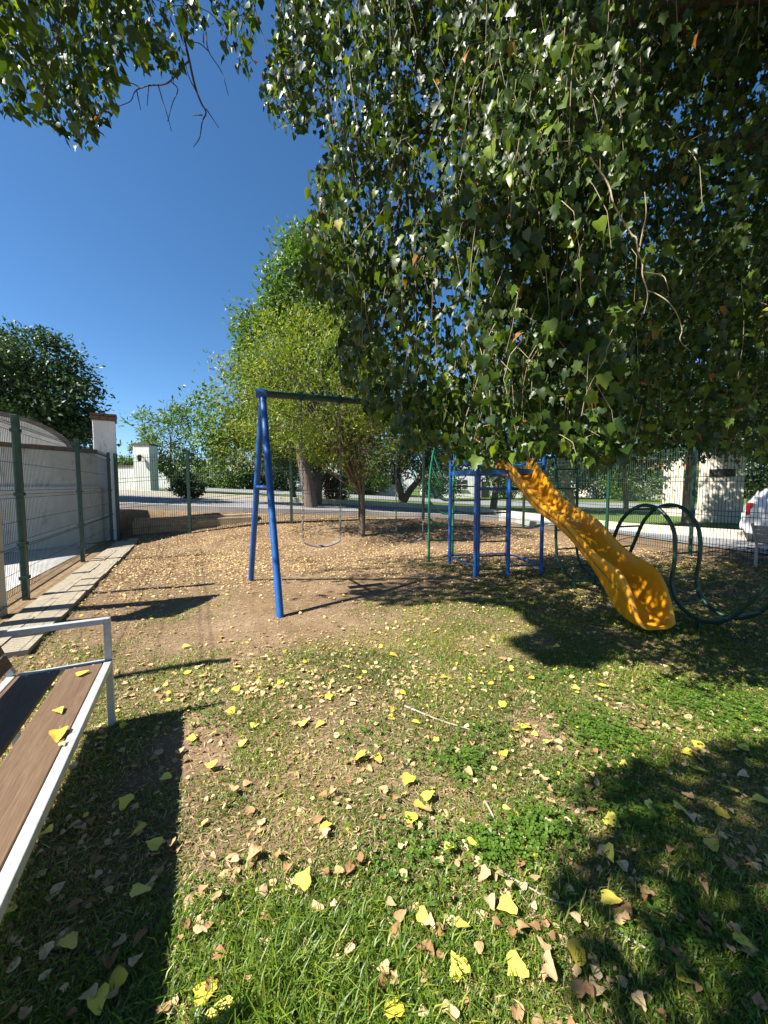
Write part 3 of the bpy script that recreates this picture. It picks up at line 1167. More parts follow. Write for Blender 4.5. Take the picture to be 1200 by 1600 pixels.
zb_s, zt_s, hw_s = (cubic(ss, arr[:, 0], arr[:, k]) for k in (1, 2, 3))
hw_s = hw_s * np.interp(ss, [0.0, 0.5, 2.0, 2.7], [1.0, 1.06, 1.06, 0.94])
sec = []
vs, fs = [], []
for s, zb_, zt_, hw in zip(ss, zb_s, zt_s, hw_s):
    fl = min(zb_ + 0.035, zt_ - 0.03)
    hgt = zt_ - zb_
    # closed double-walled section, outside then inside
    pr = [(-hw * 0.60, zb_), (-hw * 0.88, zb_ + 0.04 * min(1, hgt / 0.15)), (-hw * 1.02, zb_ + hgt * 0.45), (-hw * 1.04, zb_ + hgt * 0.62), (-hw * 1.13, zb_ + hgt * 0.68), (-hw * 1.15, zt_ - 0.035 * min(1, hgt / 0.2)), (-hw * 1.10, zt_ - 0.006), (-hw * 1.02, zt_),
          (-hw * 0.94, zt_ - 0.012), (-hw * 0.86, zb_ + 0.5 * (fl - zb_) + 0.5 * hgt), (-hw * 0.70, fl + 0.018), (-hw * 0.45, fl), (0, fl - 0.004)]
    full = pr + [(-x, z) for x, z in reversed(pr[:-1])]
    c = su * s
    for x, z in full:
        p = c + sv * x
        vs.append((p.x, p.y, z))
k = len(full)
for i in range(len(ss) - 1):
    for j in range(k):
        j2 = (j + 1) % k
        fs.append((i * k + j, (i + 1) * k + j, (i + 1) * k + j2, i * k + j2))
fs.append(tuple(range(k)))
fs.append(tuple((len(ss) - 1) * k + j for j in range(k - 1, -1, -1)))
MB().add(vs, fs).build('chute', M['slide'], slide, True)
# mould seams on the outer sides
for sg in (-1, 1):
    pts = []
    for s, zb_, zt_, hw in list(zip(ss, zb_s, zt_s, hw_s))[6:-8:3]:
        p = su * s + sv * (sg * hw * 1.045)
        pts.append((p.x, p.y, zb_ + (zt_ - zb_) * 0.60))
    MB().tube(pts, 0.0045, 5).build('seam', M['deadtwig'], slide)
p0 = su * 2.38 + sv * -0.12
MB().tube([(p0.x, p0.y, -0.05), (p0.x, p0.y, 0.125)], 0.018, 8).build('support_leg', M['darkgreen'], slide)
p0 = su * 2.38 + sv * 0.12
MB().tube([(p0.x, p0.y, -0.05), (p0.x, p0.y, 0.125)], 0.018, 8).build('support_leg', M['darkgreen'], slide)

# ---- bench
BC = at(170, 1030, 2.33)                       # front far corner of the seat
bf = Vector((0.4493, -0.8934, 0))              # along the bench towards the camera
bb = Vector((-0.8934, -0.4493, 0))             # towards the back
SH_, SWD, BL = 0.424, 0.455, 1.75
bench = empty('bench', (BC.x, BC.y, 0), math.atan2(bf.y, bf.x))
tag(bench, 'bench with galvanised steel frame and brown wood planks at the left edge', 'bench')
# local axes: x along bench, y: local +y is left of x
bsign = 1 if Vector((-bf.y, bf.x, 0)).dot(bb) > 0 else -1
q_ = lambda x, y, z: Vector((x, bsign * y, z))
TBE = 0.042


def make_bench(root, wood_='wood'):
    MB().bar(q_(-0.0, 0.0, SH_ - 0.021), q_(BL, 0.0, SH_ - 0.021), 0.040, 0.042).build('front_rail', M['steel'], root, bevel=0.003)
    MB().bar(q_(-0.0, SWD, SH_ - 0.021), q_(BL, SWD, SH_ - 0.021), 0.040, 0.042).build('back_rail', M['steel'], root, bevel=0.003)
    for x in (0.0, BL):
        e = 0.0 if x == 0 else 0
        MB().bar(q_(x, 0.021, SH_ - 0.0215), q_(x, SWD - 0.021, SH_ - 0.0215), 0.040, 0.041).build('end_rail', M['steel'], root, bevel=0.003)
        MB().bar(q_(x, 0.0, -0.02), q_(x, 0.0, SH_ - 0.043), 0.036, 0.036, up=(1, 0, 0)).build('leg', M['steel'], root, bevel=0.003)
        MB().bar(q_(x, SWD, -0.02), q_(x, SWD, SH_ - 0.043), 0.036, 0.036, up=(1, 0, 0)).build('leg', M['steel'], root, bevel=0.003)
        MB().bar(q_(x, 0.0, SH_ + 0.001), q_(x, 0.0, 0.655), 0.036, 0.036, up=(1, 0, 0)).build('arm_post', M['steel'], root, bevel=0.003)
        MB().bar(q_(x, -0.018, 0.672), q_(x, SWD + 0.08, 0.672), 0.040, 0.034).build('armrest', M['steel'], root, bevel=0.003)
        MB().bar(q_(x, SWD, SH_ + 0.001), q_(x, SWD + 0.15, SH_ + 0.40), 0.036, 0.036, up=(1, 0, 0)).build('back_post', M['steel'], root, bevel=0.003)
    for j, (y0, w, mt) in enumerate(((0.026, 0.178, wood_), (0.235, 0.195, wood_))):
        MB().box(q_(BL / 2, y0 + w / 2, SH_ - 0.014), (BL - 0.05, w, 0.024)).build('plank', M[mt], root, bevel=0.003)
    for yy in (0.07, 0.16, 0.28, 0.38):
        for xx in (0.045, BL - 0.045):
            MB().tube([q_(xx, yy, SH_ - 0.004), q_(xx, yy, SH_ - 0.0005)], 0.006, 8).build('screw', M['steel'], root)
    for j, t in enumerate((0.22, 0.42, 0.62, 0.82)):
        c = q_(BL / 2, SWD + 0.15 * t - 0.022, SH_ + 0.40 * t)
        dn = Vector((0, bsign * 0.15, 0.40)).normalized()
        axs = (Vector((1, 0, 0)), dn, Vector((1, 0, 0)).cross(dn))
        MB().box(c, (BL - 0.02, 0.072, 0.02), ax=axs)\
            .build('back_plank', M[wood_], root, bevel=0.003)


make_bench(bench)
bp_ = gp(1203, 884)
bench2 = empty('bench', (bp_.x + 0.05, bp_.y, 0), math.radians(-75))
tag(bench2, 'grey steel bench at the right edge behind the green hoops, in shade', 'bench')
_bsign = bsign
make_bench(bench2, 'steel')

# ---- beige post; unseen second post and board added to cast the blocky shadow
sg_ = gp(-6, 966)
board = empty('post_with_shadow_board', (sg_.x - 0.05, sg_.y, 0))
tag(board, 'beige concrete post at the left edge beside the paving, with an unseen board added to cast a blocky shadow', 'board')
MB().box((0, 0, 0.95), (0.20, 0.20, 2.1), 0.3).build('post', M['beige'], board, bevel=0.01)
MB().box((-0.12, -0.62, 0.95), (0.20, 0.20, 2.1), 0.3).build('post', M['beige'], board, bevel=0.01)
MB().box((-0.06, -0.31, 2.15), (0.12, 0.92, 0.60), -0.19 * 1.0).build('shadow_panel', M['beige'], board, bevel=0.01)

# ================================================================== BEYOND THE FENCE
# ---- parked car
car_p = Vector((9.68, 10.32, 0))
cd = Vector((0.72, -0.69, 0)).normalized()
carc = car_p + cd * 2.05
zc = g1(carc.x, carc.y) + 0.03
car = empty('parked_car', (carc.x, carc.y, zc), math.atan2(cd.y, cd.x))
tag(car, 'white parked hatchback with red tail light at the right edge beyond the fence', 'car')


def loft(sections):
    vs, fs = [], []
    k = len(sections[0][1])
    for x, pr in sections:
        for y, z in pr:
            vs.append((x, y, z))
    for i in range(len(sections) - 1):
        for j in range(k - 1):
            fs.append((i * k + j, i * k + j + 1, (i + 1) * k + j + 1, (i + 1) * k + j))
    fs.append(tuple(range(k - 1, -1, -1)))
    fs.append(tuple((len(sections) - 1) * k + j for j in range(k)))
    return vs, fs


def body_sec(hw, z0, zw, zr_, hr):
    return [(-hw * 0.9, z0), (-hw, z0 + 0.12), (-hw, zw - 0.08), (-hw * 0.96, zw), (-hr, zr_ - 0.06), (-hr * 0.86, zr_), (0, zr_ + 0.02),
            (hr * 0.86, zr_), (hr, zr_ - 0.06), (hw * 0.96, zw), (hw, zw - 0.08), (hw, z0 + 0.12), (hw * 0.9, z0)]


secs = [(-2.05, body_sec(0.72, 0.36, 0.72, 0.84, 0.66)), (-1.98, body_sec(0.80, 0.26, 0.92, 1.02, 0.72)), (-1.80, body_sec(0.84, 0.22, 0.98, 1.28, 0.66)), (-1.45, body_sec(0.86, 0.20, 0.98, 1.46, 0.64)), (-0.7, body_sec(0.87, 0.20, 0.96, 1.53, 0.64)),
        (0.2, body_sec(0.87, 0.20, 0.95, 1.50, 0.63)), (0.75, body_sec(0.87, 0.20, 0.95, 1.30, 0.64)), (1.15, body_sec(0.86, 0.20, 0.93, 1.02, 0.70)), (1.7, body_sec(0.82, 0.22, 0.82, 0.90, 0.68)), (2.05, body_sec(0.70, 0.30, 0.66, 0.72, 0.58))]
v_, f_ = loft(secs)
MB().add(v_, f_).build('body', M['carwhite'], car, True)
for sgn in (-1, 1):
    for xa, xb, ta, tb in ((-1.35, -0.55, 0.82, 0.86), (-0.48, 0.45, 0.86, 0.84)):
        vs = []
        for off in (0.0, 0.012):
            for x, z, yy in ((xa, 1.00, 0.842), (xb, 1.00, 0.842), (xb - 0.06, 1.40, 0.688), (xa + 0.1, 1.38, 0.688)):
                vs.append((x, sgn * (yy + off), z))
        MB().add(vs, [(0, 1, 2, 3), (7, 6, 5, 4), (0, 4, 5, 1), (1, 5, 6, 2), (2, 6, 7, 3), (3, 7, 4, 0)]).build('side_window', M['glass'], car)
    for z0_, z1_ in ((0.70, 1.02),):
        MB().box((-1.93, sgn * 0.765, 0.86), (0.14, 0.10, z1_ - z0_)).build('tail_light', M['red'], car, bevel=0.02)
vs = []
for off in (0.0, -0.015):
    for y, z, x in ((-0.60, 1.02, -2.0), (0.60, 1.02, -2.0), (0.54, 1.36, -1.70), (-0.54, 1.36, -1.70)):
        vs.append((x + off, y, z + 0.02))
MB().add(vs, [(0, 1, 2, 3), (7, 6, 5, 4), (0, 4, 5, 1), (1, 5, 6, 2), (2, 6, 7, 3), (3, 7, 4, 0)]).build('rear_window', M['glass'], car)
MB().box((-2.03, 0, 0.44), (0.14, 1.5, 0.20)).build('bumper', M['carwhite'], car, bevel=0.04)
MB().box((-2.07, 0, 0.66), (0.02, 0.46, 0.12)).build('number_plate', M['white'], car)
for x in (-1.3, 1.3):
    for sgn in (-1, 1):
        w = MB().tube([(x, sgn * 0.70, 0.31), (x, sgn * 0.875, 0.31)], 0.31, 20).build('wheel', M['black'], car, True)
        MB().tube([(x, sgn * 0.86, 0.31), (x, sgn * 0.89, 0.31)], 0.19, 12).build('rim', M['steel'], w, True)


# ---- gate pillars
def gate_pillar(px0, px1, pyb, Y, h, label, plaque=False):
    a, b = at(px0, pyb, Y), at(px1, pyb, Y)
    c = (a + b) / 2
    w = (b - a).length
    z = g1(c.x, c.y)
    r = empty('gate_pillar', (c.x, c.y, z), -math.atan2(c.x, c.y))
    tag(r, label, 'pillar', 'cream gate pillars across the street')
    MB().box((0, 0, h / 2 - 0.1), (w * 0.92, 0.5, h + 0.2)).build('shaft', M['cream'], r, bevel=0.02)
    MB().box((0, 0, 0.25), (w, 0.58, 0.5)).build('plinth', M['cream'], r, bevel=0.02)
    MB().box((0, 0, h + 0.16), (w + 0.2, 0.7, 0.12)).build('cap', M['concrete'], r, bevel=0.02)
    if plaque:
        MB().box((0.02, -0.265, 2.0), (0.52 * w, 0.04, 0.30)).build('plaque', M['black'], r)
    return r


gate_pillar(1036, 1063, 803, 19.0, 3.0, 'narrow cream gate pillar nearer the grassy verge')
gate_pillar(1094, 1152, 815, 15.6, 3.2, 'broad cream gate pillar with a black plaque, left of the white car', True)


# ---- houses far behind
def house(x, y, w, d, h, label, mt, roof='flat', rz=0.0):
    z = g1(x, y)
    r = empty('house', (x, y, z), rz)
    tag(r, label, 'house')
    MB().box((0, 0, h / 2 - 0.2), (w, d, h + 0.4)).build('wall', M[mt], r)
    if roof == 'flat':
        MB().box((0, 0, h + 0.12), (w + 0.3, d + 0.3, 0.25)).build('roof', M['concrete'], r)
    else:
        hw, hd = w / 2 + 0.3, d / 2 + 0.3
        MB().add([(-hw, -hd, h), (hw, -hd, h), (hw, hd, h), (-hw, hd, h), (-hw, 0, h + 1.7), (hw, 0, h + 1.7)],
                 [(0, 1, 5, 4), (2, 3, 4, 5), (0, 4, 3), (1, 2, 5), (3, 2, 1, 0)]).build('roof', M['roof'], r)
    n = max(2, int(w / 3))
    for k in range(n):
        x0 = -w / 2 + w * (k + 0.5) / n
        if k == n // 2:
            dr = MB().box((x0, -d / 2 - 0.03, 1.05), (1.0, 0.08, 2.1)).build('door', M['black'], r)
            MB().tube([(x0 + 0.38, -d / 2 - 0.08, 1.05), (x0 + 0.38, -d / 2 - 0.12, 1.05)], 0.04, 6).build('handle', M['steel'], dr)
        else:
            wi_ = MB().box((x0, -d / 2 - 0.02, 1.7), (1.3, 0.06, 1.2)).build('window', M['glass'], r)
            MB().box((x0, -d / 2 - 0.08, 1.06), (1.5, 0.18, 0.08)).build('sill', M['white'], wi_)
            fm = MB()
            fm.box((x0, -d / 2 - 0.06, 1.7), (0.06, 0.04, 1.2))
            fm.box((x0, -d / 2 - 0.06, 1.7), (1.3, 0.036, 0.05))
            fm.build('frame', M['white'], wi_)
    return r


house(-21, 52, 14, 8, 3.2, 'grey house with flat roof far beyond the street, left of the swing stand', 'stucco')
house(-3.5, 50, 13, 9, 4.6, 'white house seen through the yellow-green tree, beyond the street', 'white')
house(13, 54, 15, 9, 4.6, 'white house partly hidden behind the blue tower, beyond the far road', 'white')
house(34, 50, 14, 9, 3.4, 'cream house with red tiled roof behind the gate pillars', 'cream', 'gable')


# ================================================================== TREES
def clump_points(n, ellipsoids, nclump, spread, shell=0.45):
    """leaf points gathered into clumps through the volume of the ellipsoids"""
    vol = np.array([e[1][0] * e[1][1] * e[1][2] for e in ellipsoids])
    pick = RNG.choice(len(ellipsoids), nclump, p=vol / vol.sum())
    d = rand_dirs(nclump)
    rr = (shell + (1 - shell) * RNG.random(nclump)) ** (1 / 1.6)
    C = np.array([ellipsoids[i][0] for i in pick]) + d * rr[:, None] * np.array([ellipsoids[i][1] for i in pick])
    k = RNG.integers(0, nclump, n)
    s = spread * RNG.uniform(0.6, 1.4, nclump)
    P = C[k] + np.clip(RNG.normal(size=(n, 3)), -1.55, 1.55) * s[k][:, None] * np.array([1, 1, 0.75])
    return C, P, k


def tree(name, base, label, cat, mat, ellipsoids, nleaf, leaf, nclump, spread, trunk_r, fork, shape=SH_RHOMB, group=None, lean=(0, 0), nbranch=26, droop=-0.2, trunks=1, bark='bark', upright=False):
    bx, by = base
    bz = g1(bx, by)
    r = empty(name, (bx, by, bz))
    tag(r, label, cat, group)
    C, P, k = clump_points(nleaf, ellipsoids, nclump, spread)
    top = np.mean([e[0] for e in ellipsoids], axis=0)
    mb = MB()
    tops = []
    for t in range(trunks):
        ang = 2.1 * t + 0.6
        off = Vector((math.cos(ang), math.sin(ang) * 0.6, 0)) * (0.0 if trunks == 1 else fork * 0.45)
        tp = Vector((top[0] * 0.5 + lean[0], top[1] * 0.5 + lean[1], fork)) + off
        if upright:
            tp = Vector((0.04, 0, fork))
            off = Vector((-top[0] * 0.72, -top[1] * 0.8, 0))
        mb.tube(spline([(0, 0, -0.2), (0.02, 0, 0.05), (tp.x * 0.35 + 0.03, tp.y * 0.3, fork * 0.45), tuple(tp), (top[0] * 0.8 + off.x, top[1] * 0.8, top[2] * 0.8 + fork * 0.2), tuple(top)], 4),
                [trunk_r * f for f in np.interp(np.linspace(0, 1, 21), [0, 0.08, 0.5, 1], [1.35, 1.0, 0.75, 0.2])], 9, False)
        tops.append(tp)
    mb.build('trunk', M[bark], r, True)
    lb = MB()
    idx = RNG.choice(len(C), min(nbranch, len(C)), replace=False)
    for i in idx:
        tp = tops[i % len(tops)]
        c = Vector(C[i])
        f = random.uniform(0.0, 0.6)
        st = tp.lerp(Vector(top), f)
        mid = st.lerp(c, 0.5) + Vector((0, 0, 0.18 * (c - st).length)) + Vector((random.uniform(-.15, .15), random.uniform(-.15, .15), 0))
        rr = trunk_r * random.uniform(0.18, 0.34)
        lb.tube(spline([st, mid, c], 4), [rr * q for q in np.linspace(1, 0.15, 9)], 5, False)
    lb.build('branch', M[bark], r, True)
    tip = unit(RNG.normal(size=(nleaf, 3)) + np.array([0, 0, droop]) + 0.8 * unit(P - top))
    nrm = unit(RNG.normal(size=(nleaf, 3)) * 0.8 + np.array([0, 0, 0.9]))
    rnd = np.clip(RNG.normal(0.5, 0.2, nleaf) + RNG.normal(0, 0.12, len(C))[k], 0, 1)
    size = leaf * RNG.uniform(0.6, 1.3, nleaf)
    me = cloud_mesh('crown', P, tip, nrm, size, shape, rnd, 0.2, -0.1)
    cr = link('crown', me, M[mat], r)
    cr['kind'] = 'stuff'
    return r


def E_(px, py, Y, rx, ry, rz, base):
    """ellipsoid given where it shows, relative to the tree's base"""
    p = at(px, py, Y)
    bz = g1(*base)
    return ((p.x - base[0], p.y - base[1], p.z - bz), (rx, ry, rz))


# yellow-green tree behind the swings
b = (-0.62, 10.3)
tree('young_tree', b, 'yellow-green leafy tree with a forked dark trunk behind the swings', 'tree', 'yellowtree',
     [E_(485, 610, 10.0, 1.75, 1.7, 2.0, b), E_(405, 610, 10.2, 1.15, 1.2, 1.5, b), E_(545, 680, 9.8, 1.5, 1.3, 1.0, b), E_(380, 690, 10.4, 0.8, 0.9, 0.7, b), E_(610, 640, 10.2, 1.1, 1.2, 1.4, b), E_(515, 530, 10.2, 0.8, 0.9, 1.0, b)],
     27000, 0.10, 620, 0.19, 0.095, 1.05, SH_NARROW, nbranch=90, droop=0.5, upright=True)
# taller tree behind it
b = (-3.2, 16.6)
tree('tall_tree', b, 'tall green tree rising behind the yellow-green one, left of the hanging foliage', 'tree', 'greentree',
     [E_(492, 465, 16.5, 1.9, 1.8, 2.4, b), E_(440, 560, 16.5, 1.9, 1.8, 2.3, b), E_(530, 600, 16.5, 2.4, 2.0, 2.6, b), E_(395, 600, 17, 0.9, 1.0, 1.2, b), E_(480, 405, 16.5, 0.9, 0.9, 1.1, b), E_(350, 660, 17.5, 1.3, 1.3, 1.6, b)],
     52000, 0.19, 560, 0.36, 0.33, 3.0, group='street trees')
# big dark tree behind the white wall
b = (-14.6, 15.0)
tree('broad_tree', b, 'large dark green tree behind the white boundary wall at left', 'tree', 'darktree',
     [E_(30, 590, 15, 2.3, 2.0, 1.9, b), E_(90, 630, 15, 1.6, 1.8, 1.5, b), E_(-60, 600, 15, 2.5, 2, 2.6, b), E_(140, 665, 15, 0.8, 1.0, 0.8, b), E_(50, 670, 15.5, 2.6, 2, 1.3, b)],
     36000, 0.17, 460, 0.30, 0.3, 2.2)
# light feathery tree across the street
b = (-15.2, 27.5)
tree('feathery_tree', b, 'small feathery green tree standing alone across the street beside the lantern pillar', 'tree', 'greentree',
     [E_(266, 695, 27.5, 1.9, 1.8, 2.0, b), E_(232, 655, 27.5, 1.3, 1.3, 0.6, b), E_(288, 642, 27.5, 0.7, 0.9, 0.9, b), E_(280, 725, 27.5, 1.6, 1.6, 1.0, b)],
     4200, 0.33, 80, 0.34, 0.12, 2.6, shape=SH_NARROW, droop=0.0)
# trees along the verge and behind it
for (px, py, Y, th, crown, label, mt, nl, tk) in [
    (492, 787, 19.3, 0.36, [(480, 660, 3.2, 2.4), (520, 700, 2.8, 1.4)], 'street tree with the thickest straight trunk, behind the swings', 'darktree', 7000, 1),
    (458, 781, 24.0, 0.22, [(440, 680, 3.0, 2.2)], 'slim street tree left of the thick trunk beyond the fence', 'darktree', 4500, 1),
    (628, 781, 22.5, 0.24, [(630, 690, 3.2, 1.9), (680, 660, 3.0, 2.4)], 'street tree with a V-shaped double trunk beyond the fence', 'darktree', 6500, 2),
    (770, 788, 21.5, 0.22, [(770, 690, 3.2, 2.0), (800, 640, 3.6, 2.6)], 'street tree showing between the blue tower posts', 'darktree', 6500, 1),
    (893, 790, 20.5, 0.26, [(890, 690, 2.8, 2.0), (860, 620, 3.4, 2.6)], 'street tree behind the top of the slide', 'darktree', 6500, 1),
    (978, 786, 20.5, 0.15, [(980, 700, 2.4, 1.7), (970, 620, 3.0, 2.4)], 'thin street tree left of the cream gate pillars', 'darktree', 6500, 1),
]:
    p = at(px, py, Y)
    b = (p.x, p.y)
    tree('street_tree', b, label, 'tree', mt, [E_(cx, cy, Y, rx, rx * 0.8, rz_, b) for cx, cy, rx, rz_ in crown], int(nl * 1.7), 0.20, 150, 0.36, th, 1.9, group='street trees', trunks=tk)
b = (9.9, 12.6)
tree('shade_tree', b, 'leafy tree overhanging the broad gate pillar and parked car', 'tree', 'darktree',
     [E_(1100, 668, 12.2, 1.7, 1.3, 0.85, b), E_(1185, 650, 12.2, 1.8, 1.4, 1.2, b), E_(1020, 640, 12.4, 1.7, 1.3, 1.1, b), E_(940, 660, 12.6, 1.3, 1.2, 1.0, b), E_(1110, 560, 12.4, 2.6, 1.6, 1.6, b), E_(1290, 600, 12, 2.4, 1.6, 1.6, b), E_(1075, 702, 11.8, 1.2, 0.9, 0.45, b), E_(1170, 706, 11.8, 1.1, 0.9, 0.5, b), E_(985, 712, 12.2, 0.9, 0.9, 0.5, b), E_(1050, 470, 12.4, 2.8, 1.6, 1.8, b), E_(1190, 420, 12.4, 2.6, 1.6, 2.0, b), E_(960, 590, 12.6, 1.5, 1.3, 1.5, b)],
     62000, 0.15, 640, 0.26, 0.14, 2.6, nbranch=40)
# clipped hedge behind the gate and the tree line far behind
for (px, py, Y, rx, rz_, label, mt) in [
    (1080, 752, 36, 3.4, 1.4, 'bright green hedge between the two gate pillars', 'greentree'),
    (985, 742, 38, 3.0, 1.6, 'light green bush behind the far road, left of the gate pillars', 'greentree'),
    (205, 722, 27, 1.3, 1.2, 'green shrub showing over the low garden wall', 'greentree'),
    (293, 757, 19.0, 0.75, 0.7, 'dark shrub at the foot of the feathery tree across the street', 'darktree'),
    (522, 752, 21, 0.75, 0.7, 'maroon-leaved shrub behind the forked trunk', 'redleaf'),
    (345, 742, 44, 3.6, 2.4, 'distant green tree mass left of the swing stand', 'greentree'),
    (420, 735, 46, 4.0, 2.6, 'distant dark tree mass behind the swing stand', 'darktree'),
    (720, 730, 60, 5.0, 3.6, 'distant tree mass beside the far white house', 'darktree'),
    (860, 728, 46, 5.0, 3.6, 'distant tree mass behind the slide top', 'darktree'),
    (560, 738, 44, 3.4, 2.2, 'distant tree mass left of the small tree trunk', 'greentree'),
    (800, 742, 44, 3.2, 1.8, 'low distant tree mass seen under the tower platform', 'greentree'),
    (935, 735, 44, 3.4, 2.2, 'distant tree mass right of the slide', 'darktree'),
    (680, 742, 42, 2.6, 1.6, 'distant bush mass left of the blue tower', 'darktree'),
    (1180, 735, 48, 6.0, 4.0, 'distant dark trees behind the parked car', 'darktree'),
]:
    p = at(px, py, Y)
    b = (p.x, p.y)
    bz = g1(*b)
    rz2 = max(rz_, 0.3)
    r = empty('shrub' if Y < 40 else 'distant_tree', (b[0], b[1], bz))
    tag(r, label, 'shrub' if Y < 40 else 'tree')
    cz = max(p.z - bz, rz2 * 0.7)
    nl = 6500 if Y > 40 else 3200
    C, P, k = clump_points(nl, [((0, 0, cz), (rx, rx * 0.7, rz2)), ((rx * 0.2, 0, cz * 0.55), (rx * 0.9, rx * 0.6, cz * 0.55))], 60, rx * 0.16)
    P[:, 2] = np.maximum(P[:, 2], 0.05)
    lf = 0.085 * rx if Y > 30 else 0.16 * rx ** 0.6
    me = cloud_mesh('foliage', P, rand_dirs(nl), unit(RNG.normal(size=(nl, 3)) * 0.8 + np.array([0, 0, 0.8])), lf * RNG.uniform(0.7, 1.3, nl), SH_RHOMB, np.clip(RNG.normal(0.5, 0.25, nl), 0, 1), 0.2, -0.1)
    fo = link('foliage', me, M[mt], r)
    fo['kind'] = 'stuff'
    st = MB()
    for q in range(5):
        c = C[q]
        st.tube(spline([(0.05 * q, 0, -0.1), (c[0] * 0.3, c[1] * 0.3, c[2] * 0.5), tuple(c)], 3), [0.05 * rx ** 0.5 * f for f in np.linspace(1, 0.2, 7)], 5, False)
    st.build('stem', M['bark'], r)

# ================================================================== THE BIG POPLARS
MAIN = [(430, -600), (432, 20), (425, 90), (408, 150), (425, 185), (460, 205), (500, 190), (515, 210), (508, 250), (482, 280), (490, 320), (472, 355), (478, 390), (452, 420), (478, 452), (520, 470), (535, 520), (525, 570), (560, 620), (590, 648), (625, 672), (645, 700), (690, 690), (715, 715), (760, 728),
        (800, 715), (850, 700), (880, 690), (905, 720), (935, 735), (960, 722), (1000, 712), (1060, 690), (1110, 700), (1165, 712), (1200, 720), (1900, 760), (1900, -600)]
UPLEFT = [(-500, -600), (412, -600), (405, 20), (400, 55), (402, 105), (365, 108), (340, 60), (305, 45), (288, 75), (262, 120), (245, 100), (225, 112), (210, 85), (182, 110), (178, 150), (172, 178), (166, 205), (118, 232), (92, 205), (70, 190), (40, 190), (0, 172), (-80, 190), (-500, 220)]


def allowed(P, polys):
    """keep what shows inside the traced crown or not in the picture at all"""
    px, py, f = proj(P)
    vis = (f > 0.1) & (px > -25) & (px < 1225) & (py > -25) & (py < 1625)
    ok = ~vis
    for q in polys:
        ok |= vis & in_poly(px, py, q)
    return ok


def strand_leaves(starts, lengths, spacing, drift):
    """hanging shoots: points along each, and the shoot as a polyline"""
    pos, lines, own = [], [], []
    for i, (s, L) in enumerate(zip(starts, lengths)):
        n = max(3, int(L / spacing))
        hd = np.array([RNG.normal(-0.25, 0.5), RNG.normal(-0.25, 0.5), 0.0])
        sway = RNG.normal(0, 0.05, 3)
        ph = RNG.uniform(0, 6.28)
        t = np.linspace(0, 1, n)
        path_ = s + np.outer((1 - np.exp(-2.2 * t)) * L * drift * 2.6, hd) + np.outer(L * (0.35 * t + 0.65 * t * t), np.array([0, 0, -1.0])) + np.outer(np.sin(t * 5 + ph) - math.sin(ph), sway)
        lines.append(path_)
        pos.append(path_)
        own.append(np.full(n, i))
    return np.vstack(pos), lines, np.concatenate(own)


def poly_starts(n, poly, y0, y1, px_lim, py_lim, power=1.0, tilt=None):
    out = []
    while len(out) < n:
        m = n * 3
        px = RNG.uniform(*px_lim, m)
        py = RNG.uniform(*py_lim, m)
        ok = in_poly(px, py, poly)
        Y = y0 + (y1 - y0) * RNG.random(m) ** power
        if tilt is not None:            # the crown's sunny face turns towards the left
            Y = Y + np.interp(px, *tilt) + 0.5 * (1 - py / 700) + 0.55 * (vnoise(px + 900, py + 900, 95.0) - 0.4)
            ok &= (0.6 * vnoise(px + 500, py + 700, 85.0) + 0.4 * vnoise(px + 300, py + 500, 38.0)) > RNG.uniform(0.30, 0.46, m)
        for a, b_, c, o in zip(px, py, Y, ok):
            if o:
                out.append(np.array(at(a, b_, c)))
                if len(out) >= n:
                    break
    return np.array(out)


def foliage(P, own_polys, size, lo=0.0, hi=0.965):
    keep = allowed(P, own_polys)
    keep &= P[:, 2] > 1.35
    # keep clear of the camera itself
    keep &= np.linalg.norm(P - np.array([0, 0, CH]), axis=1) > 1.25
    P = P[keep]
    n = len(P)
    off = rand_dirs(n) * RNG.uniform(0.02, 0.09, (n, 1))
    off[:, 2] *= 0.5
    P2 = P + off
    tip = unit(np.column_stack([RNG.normal(0, 0.45, n), RNG.normal(0, 0.45, n), -np.abs(RNG.normal(0.9, 0.35, n))]))
    nrm = unit(np.column_stack([RNG.normal(-0.45, 0.65, n), RNG.normal(-0.45, 0.65, n), np.abs(RNG.normal(0.45, 0.4, n))]))
    sz = size * RNG.uniform(0.38, 1.3, n)
    # small spurs with tiny leaves and a few dead ones
    rnd = np.clip(RNG.beta(2.0, 2.2, n) * 0.93, 0, 0.945)
    u = RNG.random(n)
    rnd = np.where(u > 0.993, RNG.uniform(0.95, 1.0, n), rnd)
    return P2, tip, nrm, sz, rnd


